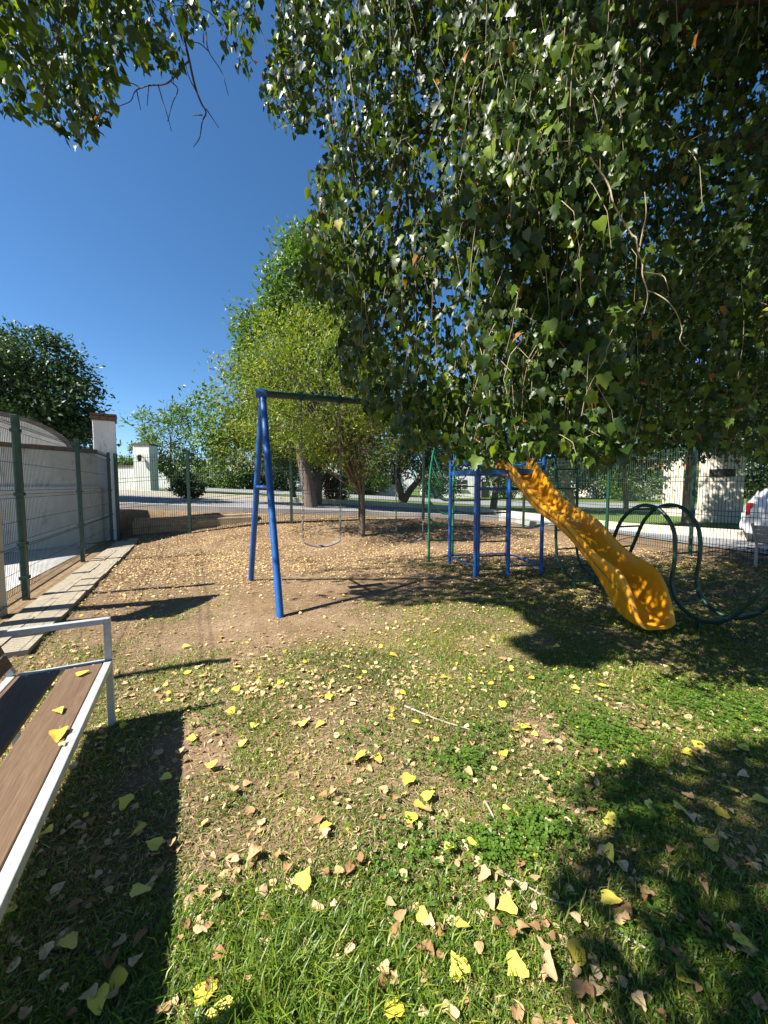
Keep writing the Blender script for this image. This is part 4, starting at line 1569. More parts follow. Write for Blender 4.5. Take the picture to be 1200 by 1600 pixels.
def leafy(root, P, tip, nrm, sz, rnd, nparts, mat, sh=SH_LOBED, sh2=SH_DELTA):
    """the largest in the picture as leaves of their own, the rest as one mass"""
    px, py, f = proj(P)
    vis = (f > 0.1) & (px > 0) & (px < 1200) & (py > 0) & (py < 1600)
    score = np.where(vis, sz / np.maximum(f, 0.1), -1)
    order = np.argsort(-score)
    big = order[:nparts]
    rest = order[nparts:]
    loc = np.array(root.location)
    protos = []
    for q in range(10):
        shp = sh if q % 3 else sh2
        bv, bf_ = shape_arrays(shp, 0.12 + 0.05 * (q % 5), -0.10 - 0.06 * (q % 4))
        bv = bv.copy()
        bv[:, 2] += RNG.normal(0, 0.025, len(bv))
        me = tri_mesh('leaf', bv, bf_, np.full(len(bv), 0.15 + 0.085 * q))
        me.materials.append(mat)
        protos.append(me)
    s, t, nn = leaf_frames(tip, nrm)
    for c_, i in enumerate(big):
        o = bpy.data.objects.new('leaf', protos[c_ % 10])
        COL.objects.link(o)
        o.parent = root
        m = Matrix(((s[i, 0] * sz[i], t[i, 0] * sz[i], nn[i, 0] * sz[i], P[i, 0] - loc[0]),
                    (s[i, 1] * sz[i], t[i, 1] * sz[i], nn[i, 1] * sz[i], P[i, 1] - loc[1]),
                    (s[i, 2] * sz[i], t[i, 2] * sz[i], nn[i, 2] * sz[i], P[i, 2] - loc[2]),
                    (0, 0, 0, 1)))
        o.matrix_local = m
    ra, rb_ = rest[::3], np.setdiff1d(rest, rest[::3])
    for part, shp in ((ra, sh2), (rb_, sh)):
        me = cloud_mesh('foliage', P[part] - loc, tip[part], nrm[part], sz[part], shp, rnd[part], 0.2, -0.2, 0.03)
        fo = link('foliage', me, mat, root)
        fo['kind'] = 'stuff'


def shoots(root, lines, polys, r, mat, every=1):
    loc = np.array(root.location)
    mb = MB()
    for ln in lines[::every]:
        ok = allowed(ln, polys) & (ln[:, 2] > 1.4)
        if ok.sum() < 4:
            continue
        last = np.where(~ok)[0]
        e = last[0] if len(last) else len(ln)
        if e < 4:
            continue
        seg = ln[:e:3] if e > 9 else ln[:e:2]
        mb.tube([tuple(p - loc) for p in seg], list(np.linspace(r, r * 0.4, len(seg))), 4, False)
    o = mb.build('twig', mat, root, True)
    o['kind'] = 'stuff'
    return o


# ---- right-hand tree
T1 = Vector((5.6, 2.4, 0))
pop1 = empty('poplar_tree', (T1.x, T1.y, 0))
tag(pop1, 'large poplar whose leafy shoots hang down over the right half of the playground', 'tree', 'poplars shading the playground')
l1 = lambda p: Vector(p) - T1
MB().tube(spline([l1((5.6, 2.4, -0.2)), l1((5.58, 2.4, 0.2)), l1((5.45, 2.5, 2.0)), l1((5.3, 2.7, 4.2)), l1((5.1, 2.9, 6.5)), l1((5.0, 3.0, 9))], 5),
          list(np.interp(np.linspace(0, 1, 26), [0, 0.08, 0.5, 1], [0.48, 0.36, 0.28, 0.1])), 14).build('trunk', M['bark'], pop1, True)
limb_paths = [[(5.3, 2.7, 4.2), (4.0, 3.3, 5.4), (2.6, 3.7, 5.8), (1.2, 3.9, 5.5), (0.2, 3.9, 4.9)],
              [(5.1, 2.9, 6.2), (3.6, 2.6, 7.8), (2.0, 2.7, 7.6), (0.7, 2.9, 6.2)],
              [(5.35, 2.6, 3.6), (4.3, 3.6, 4.6), (3.2, 4.2, 4.9), (2.2, 4.5, 4.3)],
              [(5.2, 2.8, 5.0), (4.6, 4.4, 6.4), (3.2, 5.4, 6.6), (1.4, 5.6, 6.2)],
              [(5.1, 2.7, 6.0), (3.2, 1.4, 6.8), (1.0, 0.6, 6.6), (-0.8, 0.2, 5.6)]]
for lp in limb_paths:
    pts = spline([l1(p) for p in lp], 6)
    MB().tube(pts, list(np.linspace(0.13, 0.025, len(pts))), 9, False).build('limb', M['shadedbark'], pop1, True)

TILT = ([430, 560, 760, 950], [1.15, 0.7, 0.2, 0.0])
stA = poly_starts(1300, MAIN, 2.15, 2.8, (400, 980), (-60, 700), 1.5, TILT)
stB = poly_starts(960, MAIN, 3.2, 6.0, (430, 1350), (-120, 660), 0.9)
stC = poly_starts(1700, MAIN, 3.2, 7.5, (820, 1300), (-20, 722), 0.9)
PA, LA, _ = strand_leaves(stA, RNG.uniform(0.25, 0.75, len(stA)), 0.045, 0.16)
PB, LB, _ = strand_leaves(stB, RNG.uniform(0.5, 1.4, len(stB)), 0.065, 0.16)
PC, LC, _ = strand_leaves(stC, RNG.uniform(0.4, 0.9, len(stC)), 0.06, 0.16)
fA = foliage(PA, [MAIN], 0.072)
fB = foliage(PB, [MAIN], 0.072)
fC = foliage(PC, [MAIN], 0.078)
# overhead boughs that shade the ground (also out of the picture)


def shade_points(n, polys_px, z0, z1):
    out = []
    while sum(len(o) for o in out) < n:
        m = n * 4
        px = RNG.uniform(300, 1700, m)
        py = RNG.uniform(820, 1900, m)
        ok = np.zeros(m, bool)
        for q in polys_px:
            ok |= in_poly(px, py, q)
        g = np.array([gp(a, b_) for a, b_ in zip(px[ok], py[ok])])
        if not len(g):
            continue
        # even over the ground, not over the picture
        wgt = (np.linalg.norm(g[:, :2], axis=1) / 8.0) ** 3
        g = g[RNG.random(len(g)) < np.clip(wgt * 12, 0, 1)] if len(g) > 50 else g
        z = RNG.uniform(z0, z1, len(g))
        out.append(g + np.column_stack([-SHX * COT * z, -SHY * COT * z, z]))
    return np.vstack(out)[:n]


S_NEAR = [(1260, 1160), (1150, 1165), (1040, 1185), (930, 1215), (890, 1240), (950, 1275), (975, 1300), (915, 1325), (880, 1350), (900, 1420), (870, 1480), (900, 1560), (960, 1640), (1700, 1900), (1700, 1200)]
S_MID = [(540, 925), (600, 914), (660, 895), (715, 872), (790, 862), (860, 850), (900, 870), (900, 940), (960, 1000), (930, 1045), (850, 1035), (800, 1000), (850, 985), (800, 950), (730, 940), (660, 945), (600, 943)]
spN = shade_points(5200, [S_NEAR], 3.2, 5.6)
fN = foliage(spN, [MAIN, UPLEFT], 0.09)
Cu, Pu, _k = clump_points(20000, [((4.2, 3.6, 8.6), (3.2, 3.0, 3.2)), ((6.5, 1.0, 8.0), (3.4, 3.4, 3.6)), ((5.6, -2.5, 7.2), (3.2, 3.0, 3.4)), ((7.5, 4.5, 6.5), (2.4, 2.6, 3.2)), ((3.0, -4.5, 7.5), (3.0, 2.5, 3.0)), ((1.8, 0.3, 9.8), (3.0, 2.8, 1.8)), ((2.2, 4.6, 9.8), (3.0, 2.6, 1.8)), ((0.5, -2.5, 9.5), (2.5, 2.2, 1.6))], 560, 0.32)  # crowns mostly out of frame, added to block skylight and deepen the shade
fU = foliage(Pu, [MAIN], 0.19)
Cv, Pv, _k = clump_points(6000, [((0.7, 3.1, 7.6), (1.7, 1.6, 1.2)), ((2.6, 4.6, 7.4), (1.8, 1.6, 1.4))], 160, 0.28)  # extra crown masses above the frame, added to keep sun off the right-hand foliage
fV = foliage(Pv, [MAIN], 0.15)
parts = [np.concatenate(z) for z in zip(fA, fB, fC, fN, fU, fV)]
leafy(pop1, *parts, 300, M['poplar'])
shoots(pop1, LA, [MAIN], 0.0030, M['twig'], 2)
shoots(pop1, LB, [MAIN], 0.0040, M['twig'], 2)

pb = MB()
for ln, w0 in (([(925, 245), (945, 285), (958, 312), (965, 325), (985, 365), (992, 372), (1000, 395), (1003, 412), (1005, 430), (1012, 460), (1010, 490)], 0.0048), ([(1008, 425), (1030, 430), (1038, 440), (1045, 455)], 0.0028), ([(1012, 455), (1025, 458), (1040, 470), (1058, 490), (1062, 515), (1060, 530), (1068, 542), (1075, 548)], 0.0034),
               ([(1000, 395), (1008, 360), (1012, 335), (1010, 300)], 0.0034), ([(960, 530), (952, 545), (945, 560), (925, 590), (915, 620), (905, 650)], 0.003)):
    P3 = [at(x + random.uniform(-4, 4), y, 2.2 + 0.03 * math.sin(i * 2.1)) - T1 for i, (x, y) in enumerate(ln)]
    pb.tube(spline(P3, 4), list(np.linspace(w0, w0 * 0.5, (len(P3) - 1) * 4 + 1)), 5, False)
pb.build('bare_branch', M['twig'], pop1, True)

# ---- left-hand tree, trunk behind the camera's left shoulder
T2 = Vector((-5.6, -4.2, 0))
pop2 = empty('poplar_tree', (T2.x, T2.y, 0))
tag(pop2, 'poplar whose dark leafy boughs and dead twigs hang into the top left corner', 'tree', 'poplars shading the playground')
l2 = lambda p: Vector(p) - T2
MB().tube(spline([l2((-5.6, -4.2, -0.2)), l2((-5.6, -4.2, 0.3)), l2((-5.5, -4.1, 2.5)), l2((-5.3, -3.9, 5)), l2((-5.1, -3.6, 8.5))], 5),
          list(np.interp(np.linspace(0, 1, 21), [0, 0.08, 0.5, 1], [0.5, 0.38, 0.28, 0.1])), 14).build('trunk', M['bark'], pop2, True)
for lp in ([(-5.3, -3.9, 5.0), (-4.3, -2.2, 6.6), (-3.3, 0.2, 7.3), (-3.0, 2.5, 7.5), (-3.1, 4.3, 7.3)],
           [(-5.2, -3.8, 5.8), (-4.2, -1.4, 7.2), (-3.2, 0.9, 7.6), (-3.9, 3.4, 7.7), (-4.6, 4.6, 7.2)]):
    pts = spline([l2(p) for p in lp], 6)
    MB().tube(pts, list(np.linspace(0.15, 0.03, len(pts))), 9, False).build('limb', M['bark'], pop2, True)
stD = poly_starts(520, UPLEFT, 3.6, 5.6, (-250, 420), (-250, 190), 1.0)
PD, LD, _ = strand_leaves(stD, RNG.uniform(0.3, 0.9, len(stD)), 0.06, 0.2)
fD = foliage(PD, [UPLEFT], 0.088)
spM = shade_points(7500, [S_MID], 4.8, 7.4)
fM = foliage(spM, [UPLEFT, MAIN], 0.095)
parts = [np.concatenate(z) for z in zip(fD, fM)]
leafy(pop2, *parts, 300, M['poplar'], SH_DELTA, SH_LOBED)
shoots(pop2, LD, [UPLEFT], 0.0045, M['deadtwig'])
dead = [[(300, -40), (292, 20), (288, 55), (296, 95), (305, 135), (314, 160), (322, 176), (316, 190), (312, 215), (302, 230)],
        [(322, 170), (332, 185), (342, 200)], [(296, 95), (285, 105), (262, 130), (232, 134), (212, 142), (204, 158), (186, 166)], [(222, 138), (205, 130), (186, 128)],
        [(268, 128), (278, 140), (270, 160), (262, 190)], [(247, 132), (255, 160), (262, 182), (268, 205)], [(214, 143), (220, 172)], [(232, 134), (230, 165)],
        [(322, 50), (326, 80), (345, 110), (352, 130), (357, 150)], [(326, 80), (312, 68), (298, 66)], [(392, -20), (402, 30), (412, 60), (416, 90)], [(305, 140), (295, 120), (290, 100)], [(316, 180), (305, 180), (300, 181)]]
db = MB()
for ln in dead:
    P3 = [at(x, y, 4.2 + 0.004 * (i * 7 % 5)) - T2 for i, (x, y) in enumerate(ln)]
    w0 = 0.017 if len(ln) > 8 else (0.010 if len(ln) > 5 else 0.006)
    db.tube(spline(P3, 4), list(np.linspace(w0, 0.003, (len(P3) - 1) * 4 + 1)), 5, False)
db.build('dead_branch', M['deadtwig'], pop2, True)
# ties between limbs and hanging boughs
tie = MB()
for i in RNG.choice(len(stD), 26, replace=False):
    e_ = Vector(stD[i])
    st_ = Vector((-3.2 + random.uniform(-1.5, 1.2), 4.2 + random.uniform(-0.6, 0.5), 7.2))
    tie.tube([l2(st_), l2(st_.lerp(e_, 0.5) + Vector((0, 0, 0.15))), l2(e_)], [0.02, 0.012, 0.006], 5, False)
tie.build('branch', M['bark'], pop2, True)
tie = MB()
ltips = [Vector(p) for lp in limb_paths[:4] for p in lp[1:]]
for i in RNG.choice(len(stB), 90, replace=False):
    e_ = Vector(stB[i])
    st_ = min(ltips, key=lambda q: (q - e_).length + (2 if q.z < e_.z else 0))
    mid = st_.lerp(e_, 0.5) + Vector((random.uniform(-.1, .1), random.uniform(-.1, .1), 0.12))
    if not allowed(np.array([tuple(mid), tuple(e_), tuple(st_)]), [MAIN]).all():
        continue
    tie.tube(spline([l1(st_), l1(mid), l1(e_)], 4), list(np.linspace(0.022, 0.005, 9)), 5, False)
tie.build('branch', M['shadedbark'], pop1, True)


# ================================================================== GRASS, CLOVER, STRAW
def grass_mask(x, y):
    n = 0.55 * vnoise(x, y, 0.55) + 0.45 * vnoise(x + 31, y + 7, 0.17)
    big = vnoise(x + 5, y + 3, 1.6)
    near = 1 - smooth(1.2, 4.2, y)
    right = smooth(-0.6, 1.2, x)
    m = 0.70 + 0.16 * near + 0.08 * right + 0.5 * (big - 0.5)
    worn = np.exp(-((x + 1.3) / 0.8) ** 2 - ((y - 4.6) / 1.2) ** 2) + 1.2 * np.exp(-((x + 0.1) / 1.0) ** 2 - ((y - 5.9) / 0.7) ** 2) + 0.6 * np.exp(-((x + 0.45) / 0.25) ** 2 - ((y - 2.3) / 0.5) ** 2) + 0.7 * np.exp(-((x + 1.15) / 0.3) ** 2 - ((y - 2.0) / 0.35) ** 2) + 0.7 * np.exp(-((x - 0.9) / 0.25) ** 2 - ((y - 2.2) / 0.3) ** 2)
    m -= 0.62 * worn
    m -= 0.42 * smooth(-1.6, -3.6, x) * (1 - smooth(8.5, 9.5, y))
    m -= 0.25 * smooth(4.5, 6.5, y) * (1 - smooth(0.5, 2.0, x))
    m += 0.5 * np.exp(-((x + 0.3) / 2.0) ** 2 - ((y - 9.8) / 0.9) ** 2)
    return np.clip((m - (1 - n) * 0.62) * 2.2, 0, 1)


def scatter_ground(n, ymax, ymin=0.55, spread=1.08, power=2.0, xoff=0.0):
    """denser towards the camera"""
    y = ymin + (ymax - ymin) * RNG.random(n) ** power
    x = (RNG.random(n) * 2 - 1) * (y * spread + 0.25) + xoff
    return x, y


def blades(name, x, y, h, w, rnd, mat, lean=0.5, flat=None):
    n = len(x)
    z = G(x, y)
    a = RNG.uniform(0, 2 * math.pi, n)
    dx, dy = np.cos(a), np.sin(a)
    ln = np.abs(RNG.normal(lean, lean * 0.45, n))
    b0 = np.column_stack([x, y, z - 0.004])
    sd_ = np.column_stack([-dy, dx, np.zeros(n)]) * (w / 2)[:, None]
    fw = np.column_stack([dx, dy, np.zeros(n)])
    up = np.array([0, 0, 1.0])
    mid = b0 + fw * (h * ln * 0.35)[:, None] + up * (h * 0.62)[:, None]
    top = b0 + fw * (h * ln)[:, None] + up * (h * np.clip(1.0 - 0.35 * ln, 0.25, 1))[:, None]
    V = np.stack([b0 - sd_, b0 + sd_, mid + sd_ * 0.8, mid - sd_ * 0.8, top], 1).reshape(-1, 3)
    o = (np.arange(n) * 5)[:, None]
    T = np.concatenate([o + np.array([[0, 1, 2]]), o + np.array([[0, 2, 3]]), o + np.array([[3, 2, 4]])], 0)
    me = tri_mesh(name, V, T, np.repeat(rnd, 5))
    return link(name, me, mat)


x, y = scatter_ground(390000, 7.5, 0.5, power=1.35)
k = RNG.random(len(x)) < grass_mask(x, y)
x, y = x[k], y[k]
hn = 0.6 + 0.9 * vnoise(x + 3, y, 0.3)
h = hn * RNG.uniform(0.010, 0.034, len(x)) * (1 + 0.45 * (1 - smooth(0.8, 1.5, y)))
rnd = np.clip(RNG.normal(0.43, 0.20, len(x)) + 0.5 * (vnoise(x, y, 0.4) - 0.45), 0, 1)
g_ = blades('grass', x, y, h, RNG.uniform(0.0022, 0.0045, len(x)) * (1 + 0.25 * y), rnd, M['grass'], 0.9)
tag(g_, 'short patchy grass growing in the trodden earth', 'grass', kind='stuff')
# long tufts
tx, ty = [], []
hh = []
for (px, py, n, s, hgt) in [(450, 1540, 900, 0.085, 0.15), (520, 1590, 500, 0.09, 0.12), (330, 1560, 500, 0.10, 0.10), (700, 1590, 500, 0.12, 0.10), (390, 1430, 260, 0.07, 0.08), (600, 1480, 300, 0.12, 0.07),
                            (1010, 1500, 500, 0.16, 0.09), (1120, 1420, 400, 0.16, 0.08), (860, 1420, 260, 0.12, 0.07), (670, 1330, 300, 0.14, 0.06), (30, 1440, 260, 0.08, 0.08), (560, 1390, 300, 0.16, 0.06), (180, 1560, 260, 0.12, 0.07),
                            (230, 1255, 120, 0.08, 0.06), (960, 965, 200, 0.12, 0.10), (1010, 985, 160, 0.12, 0.10), (880, 950, 120, 0.15, 0.07), (760, 1220, 160, 0.12, 0.05), (640, 1200, 160, 0.1, 0.05)]:
    c = gp(px, py)
    tx.append(RNG.normal(c.x, s, n))
    ty.append(RNG.normal(c.y, s, n))
    hh.append(0.75 * hgt * RNG.uniform(0.45, 1.15, n))
x, y, h = np.concatenate(tx), np.concatenate(ty), np.concatenate(hh)
g_ = blades('grass', x, y, h, RNG.uniform(0.003, 0.006, len(x)), np.clip(RNG.normal(0.45, 0.17, len(x)), 0, 0.8), M['grass'], 0.75)
tag(g_, 'longer bright grass tufts in the foreground', 'grass', kind='stuff')

# straw and thatch lying flat
x, y = scatter_ground(170000, 9.0, 0.5, power=1.3)
n = len(x)
keep = RNG.random(n) < (0.35 + 0.65 * vnoise(x + 2, y + 8, 0.5)) * (1 - 0.5 * np.exp(-((x + 0.1) / 1.0) ** 2 - ((y - 5.8) / 0.7) ** 2))
x, y = x[keep], y[keep]
n = len(x)
pos = np.column_stack([x, y, G(x, y) + RNG.uniform(0.001, 0.012, n)])
a = RNG.uniform(0, 6.283, n)
tip = np.column_stack([np.cos(a), np.sin(a), RNG.normal(0.03, 0.12, n)])
nrm = np.column_stack([RNG.normal(0, 0.35, n), RNG.normal(0, 0.35, n), np.ones(n)])
sw_ = np.array([(0, 0), (0.05, 0.45), (0, 1.0), (-0.05, 0.45)], float)
me = cloud_mesh('straw', pos, tip, nrm, RNG.uniform(0.012, 0.045, n) * (1 + 0.08 * y), sw_, RNG.random(n), 0.1, 0.0)
tag(link('straw', me, M['straw']), 'dry straw and chaff scattered over the earth', 'straw', kind='stuff')

# clover patches: three rounded leaflets each
cx_, cy_ = [], []
for (px, py, n, s) in [(1120, 1110, 900, 0.30), (1190, 1130, 700, 0.28), (1060, 1080, 300, 0.22), (940, 1130, 220, 0.14), (930, 1150, 260, 0.12), (845, 1300, 260, 0.075), (770, 1330, 220, 0.07), (720, 1200, 150, 0.10), (940, 1235, 200, 0.13), (660, 1340, 140, 0.12), (980, 1180, 200, 0.15), (1000, 1290, 150, 0.08), (760, 1150, 120, 0.12), (590, 1150, 100, 0.15), (1080, 1480, 120, 0.10), (330, 1130, 60, 0.12), (480, 1030, 60, 0.15), (850, 1060, 160, 0.16), (1150, 1075, 260, 0.2)]:
    c = gp(px, py)
    cx_.append(RNG.normal(c.x, s, n))
    cy_.append(RNG.normal(c.y, s * 0.75, n))
x, y = np.concatenate(cx_), np.concatenate(cy_)
n = len(x)
hz_ = RNG.uniform(0.012, 0.045, n)
base = np.column_stack([x, y, G(x, y) + hz_])
a0 = RNG.uniform(0, 6.283, n)
P, TT, RR, SS = [], [], [], []
rr_ = np.clip(RNG.normal(0.5, 0.22, n), 0, 1)
ss_ = RNG.uniform(0.010, 0.019, n)
for j in range(3):
    a = a0 + j * 2.094
    TT.append(np.column_stack([np.cos(a), np.sin(a), RNG.normal(0.1, 0.2, n)]))
    P.append(base)
    RR.append(rr_)
    SS.append(ss_)
SH_CL = np.array([(0, 0), (0.38, 0.45), (0.36, 0.85), (0, 1.0), (-0.36, 0.85), (-0.38, 0.45)], float)
m3 = n * 3
nrm = np.column_stack([RNG.normal(0, 0.25, m3), RNG.normal(0, 0.25, m3), np.ones(m3)])
me = cloud_mesh('clover', np.vstack(P), np.vstack(TT), nrm, np.concatenate(SS), SH_CL, np.concatenate(RR), 0.25, 0.0)
tag(link('clover', me, M['clover']), 'low clover patches among the grass', 'clover', kind='stuff')

# ================================================================== FALLEN LEAVES
def litter_density(x, y):
    d = 0.17 + 0.68 * smooth(4.8, 7.2, y)
    d = d * (0.1 + 1.6 * vnoise(x + 4, y + 1, 0.9) * (0.5 + vnoise(x + 14, y + 21, 0.28)))
    d *= 1 - 0.85 * np.exp(-((x + 0.2) / 1.1) ** 2 - ((y - 5.8) / 0.75) ** 2)
    d *= 1 - 0.6 * np.exp(-((x + 1.6) / 0.9) ** 2 - ((y - 4.6) / 0.9) ** 2)
    d += 0.7 * np.exp(-((x + 4.3) / 0.9) ** 2 - ((y - 6.6) / 1.6) ** 2)
    d += 0.25 * smooth(1.0, 2.5, x) * smooth(3.0, 5.0, y)
    return np.clip(d, 0, 1)


def inside_yard(x, y):
    lf = -4.74 + (y - 5.0) * (fdir.x / fdir.y) + 0.45 + 0.45 * vnoise(x, y, 0.5)
    return (x > lf) & (y < back_line(x) - 0.1) & (x < right_line(y) - 0.1)


x, y = scatter_ground(110000, 12.2, 0.75, 1.12, 0.9)
k = (RNG.random(len(x)) < litter_density(x, y)) & inside_yard(x, y) & (y > 2.6)
x, y = x[k], y[k]
# piles along the foot of the back fence
x2 = RNG.uniform(-6.8, 4.2, 4200)
y2 = back_line(x2) + np.abs(RNG.normal(0.3, 0.4, 4200))
x3, y3 = scatter_ground(2600, 3.2, 0.75, 1.0, 0.8)
x = np.concatenate([x, x2, x3])
y = np.concatenate([y, y2, y3])
n = len(x)
pos = np.column_stack([x, y, G(x, y) + RNG.uniform(0.004, 0.022, n)])
a = RNG.uniform(0, 6.283, n)
tip = np.column_stack([np.cos(a), np.sin(a), RNG.normal(0, 0.25, n)])
nrm = np.column_stack([RNG.normal(0, 0.4, n), RNG.normal(0, 0.4, n), np.ones(n)])
sz = np.where(y < 5, 0.012 + 0.036 * RNG.random(n) ** 1.6, RNG.uniform(0.020, 0.052, n))
rnd = np.where(RNG.random(n) < np.where((y > 2.2) & (y < 5.2), 0.13, 0.03), RNG.uniform(0.9, 1, n), np.clip(RNG.normal(0.62, 0.2, n), 0, 0.86))
for sel, shp, lab in ((y < 5.2, SH_OVATE, 'small dry leaves scattered over the near part of the playground'), (y >= 5.2, np.array([(0, 0), (0.42, 0.35), (0, 1.0), (-0.42, 0.35)], float), 'pale carpet of dry leaves over the far part of the playground')):
    me = cloud_mesh('leaf_litter', pos[sel], tip[sel], nrm[sel], sz[sel], shp, rnd[sel], 0.12, -0.25, 0.06)
    tag(link('leaf_litter', me, M['litter']), lab, 'leaf litter', kind='stuff')

# leaves of their own: yellow ones where the photograph shows them, dry ones between
YEL = [(638, 1222, 26), (668, 1249, 16), (656, 1263, 20), (641, 1283, 24), (563, 1188, 22), (590, 1185, 20), (475, 1383, 30), (508, 1298, 16), (360, 1111, 18), (330, 1202, 18), (397, 1134, 18), (378, 1162, 16), (414, 1074, 14), (515, 1088, 16), (293, 1051, 16), (317, 1056, 14), (370, 1077, 18), (369, 1043, 14), (344, 995, 10), (446, 1019, 10), (474, 1133, 16), (500, 1133, 14), (513, 1092, 12),
       (614, 1023, 12), (630, 1083, 12), (614, 1110, 14), (693, 1058, 12), (788, 1178, 14), (815, 1133, 16), (781, 1106, 16), (786, 1104, 12), (820, 1135, 14), (823, 1132, 10), (805, 1140, 10), (718, 1018, 10), (740, 1328, 16), (900, 1495, 34), (805, 1520, 30), (790, 1425, 22), (715, 1518, 34), (662, 1443, 16), (720, 1455, 14), (957, 1288, 26), (975, 1200, 18), (1018, 1268, 18), (1073, 1177, 18), (1113, 1323, 26), (1095, 1210, 20),
       (1160, 1168, 16), (1090, 1165, 14), (1128, 1275, 26), (1185, 1258, 20), (1066, 1528, 32), (1060, 1265, 16), (953, 1415, 24), (951, 1340, 20), (700, 1330, 12), (1140, 1240, 18), (1160, 1475, 22), (318, 1565, 30), (615, 1580, 30), (345, 1590, 20), (220, 1400, 34), (217, 1303, 22), (240, 1328, 18), (245, 1370, 16), (155, 1573, 30), (185, 1535, 28), (110, 1480, 26), (75, 1308, 20), (10, 1432, 22), (195, 1260, 16), (260, 1220, 14), (160, 1152, 16), (300, 1155, 12), (288, 1107, 14),
       (855, 1160, 14), (900, 1075, 10), (940, 1072, 12), (830, 1060, 10), (870, 1010, 9), (760, 1010, 9), (680, 985, 9), (560, 1010, 9), (290, 1010, 11), (240, 1060, 14), (505, 1010, 9), (560, 1060, 10), (650, 1130, 12)]
LM = {}


def leaf_mesh(kind, v):
    key = (kind, v)
    if key not in LM:
        outl = SH_DELTA * np.array([RNG.uniform(0.75, 1.15), RNG.uniform(0.85, 1.1)]) * RNG.uniform(0.88, 1.12, (len(SH_DELTA), 1))
        fine = []
        for q in range(len(outl)):
            nx_ = outl[(q + 1) % len(outl)]
            fine += [outl[q], (outl[q] + nx_) / 2 * RNG.uniform(0.97, 1.06)]
        fine = np.array(fine)
        bv, bf_ = shape_arrays(fine, 0.0, 0.0)
        bv = bv.copy()
        cr, cy = (RNG.uniform(-0.25, 0.25), RNG.uniform(-0.25, 0.1)) if kind == 'y' else (RNG.uniform(-0.2, 1.1), RNG.uniform(-0.8, 0.5))
        bv[:, 2] = cr * bv[:, 0] ** 2 * 1.6 + RNG.uniform(0.0, 0.3) * np.abs(bv[:, 0]) + cy * (bv[:, 1] - 0.4) ** 2
        bv[:, 1] -= 0.4
        bv[:, 2] += RNG.normal(0, 0.015 if kind == 'y' else 0.035, len(bv))
        # short stalk
        ns = len(bv)
        st = np.array([(-0.012, -0.4, 0), (0.012, -0.4, 0), (0.03, -0.75, 0.05)])
        bv = np.vstack([bv, st])
        bf_ = np.vstack([bf_, [(ns, ns + 1, ns + 2)]])
        val = (0.885 + 0.115 * (v / 13)) if kind == 'y' else (0.10 + 0.055 * v)
        me = tri_mesh('fallen_leaf', bv, bf_, np.full(len(bv), val))
        me.materials.append(M['litter'])
        LM[key] = me
    return LM[key]


def leaf_label(px, py, kind):
    what = 'yellow fallen leaf' if kind == 'y' else 'curled dry tan leaf'
    if px < 285 and py > 1095 and px > 60:
        return what + ' lying in the dark shadow of the bench'
    if px > 880 and py > 1190:
        return what + ' lying in the lower right tree shadow'
    if py > 1400:
        return what + ' in the long foreground grass between the two shadows'
    if py > 1230:
        return what + ' on the sunlit short grass below the middle'
    if px > 760:
        return what + ' on the sunlit strip in front of the slide'
    if py > 1090:
        return what + ' on the sunlit worn earth right of the bench'
    return what + ' on the sunlit ground in front of the swing stand'


def put_leaf(x, y, size, kind, label, group, z=None):
    o = bpy.data.objects.new('fallen_leaf', leaf_mesh(kind, random.randrange(14)))
    COL.objects.link(o)
    o.location = (x, y, (g1(x, y) + (0.014 if y > 2.0 else 0.026) if z is None else z) + (0.012 * random.random() if z is None else 0))
    t = 0.22 if z is None else 0.05
    o.rotation_euler = (random.gauss(0, t), random.gauss(0, t), random.uniform(0, 6.28))
    o.scale = (size,) * 3
    tag(o, label, 'leaf', group)
    return o


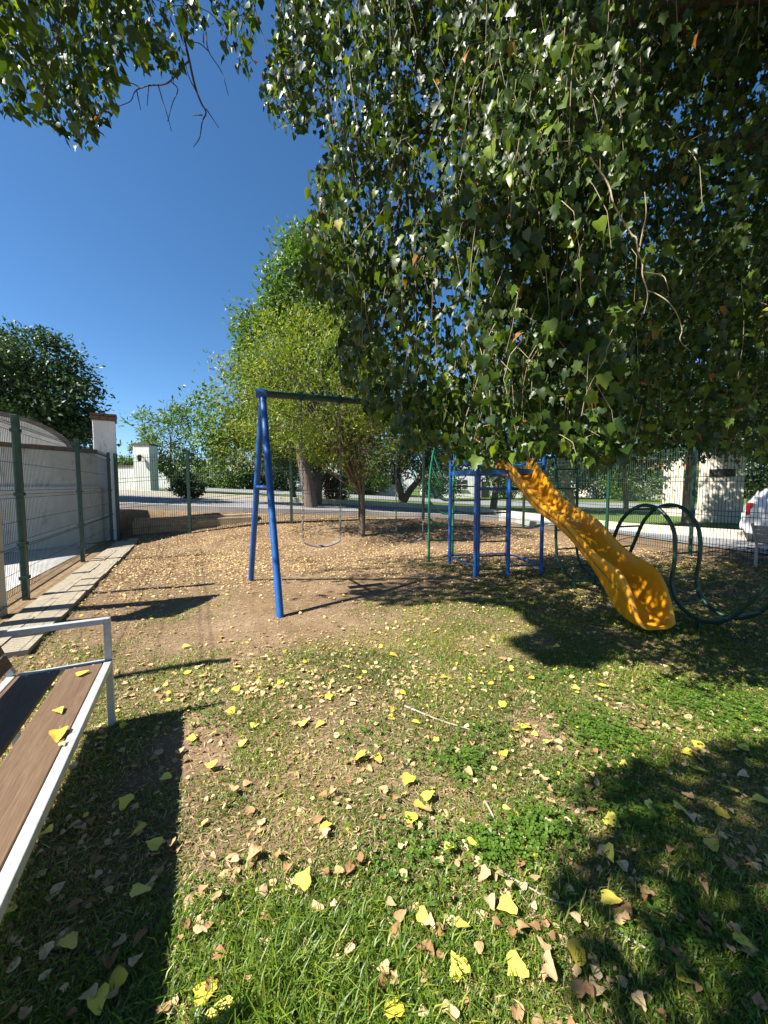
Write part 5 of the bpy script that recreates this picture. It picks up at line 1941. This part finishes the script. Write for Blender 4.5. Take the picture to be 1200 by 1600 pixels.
special = {(638, 1222): 'large bright yellow leaf lying alone above a row of three smaller ones', (475, 1383): 'pale yellow upright leaf just above the tallest grass tuft',
           (957, 1288): 'yellow leaf with brown spots at the edge of the right-hand tree shadow', (220, 1400): 'largest pale leaf inside the bench shadow'}
for (px, py, s) in YEL:
    c = gp(px, py, 0.015)
    dist = (c - Vector((0, 0, CH))).length
    size = min(max(s * dist / F * 1.0, 0.028), 0.068)
    lab = special.get((px, py))
    put_leaf(c.x, c.y, size, 'y', lab or leaf_label(px, py, 'y'), 'yellow fallen leaves')
DRY = [(590, 1040), (660, 1492), (672, 1500), (600, 1525), (612, 1535), (860, 1530), (905, 1555), (835, 1455), (850, 1450), (860, 1260), (852, 1222), (766, 1420), (770, 1250), (812, 1355), (690, 1500), (545, 1490), (430, 1455), (620, 1460), (495, 1290), (505, 1250), (520, 1245), (510, 1308), (545, 1365), (530, 1370), (560, 1355), (585, 1185), (340, 1410), (395, 1345), (290, 1450), (855, 1515), (1010, 1400), (1080, 1570), (1150, 1460), (1165, 1490), (920, 1560)]
cnt = 0
for (px, py) in DRY:
    c = gp(px, py, 0.015)
    put_leaf(c.x, c.y, random.uniform(0.034, 0.066 if py < 1450 else 0.052), 'd', leaf_label(px, py, 'd'), 'dry fallen leaves')
    cnt += 1
while cnt < 205:
    px = random.uniform(10, 1190)
    py = 1010 + 590 * random.random() ** 0.8
    c = gp(px, py, 0.015)
    put_leaf(c.x, c.y, random.uniform(0.022, 0.052), 'd', leaf_label(px, py, 'd'), 'dry fallen leaves')
    cnt += 1
# two leaves on the bench plank and one on its front rail
for (px, py, s, k_, lab) in [(128, 1053, 0.060, 'y', 'yellow leaf on the brown bench plank nearest the armrest'), (92, 1111, 0.060, 'y', 'yellow leaf midway along the brown bench plank'),
                             (92, 1147, 0.075, 'y', 'larger yellow leaf on the bench plank against the steel rail'), (98, 1163, 0.03, 'd', 'small dry leaf on the steel front rail of the bench')]:
    c = gp(px, py, SH_ + 0.004)
    put_leaf(c.x, c.y, s, k_, lab, None, SH_ + 0.010)

# ---- sticks
for pts, r, lab in [([(632, 1106), (655, 1116), (690, 1130), (748, 1146)], 0.007, 'straight pale stick lying right of the worn earth'),
                    ([(758, 1258), (768, 1276), (778, 1300), (782, 1318)], 0.005, 'short crooked twig beside the clover below the middle'),
                    ([(788, 1372), (830, 1396), (862, 1414), (908, 1424)], 0.004, 'thin curved twig running into the lower right shadow'),
                    ([(960, 1462), (1010, 1490), (1045, 1512)], 0.004, 'thin twig in the dark shade at lower right')]:
    P3 = [gp(*q) for q in pts]
    o0 = P3[0].copy()
    stick = MB().tube([p - o0 + Vector((0, 0, 0.012 + g1(p.x, p.y))) for p in spline(P3, 4)], list(np.linspace(r, r * 0.5, (len(P3) - 1) * 4 + 1)), 6).build('stick', M['stick'], None, True)
    stick.location = o0
    tag(stick, lab, 'stick')
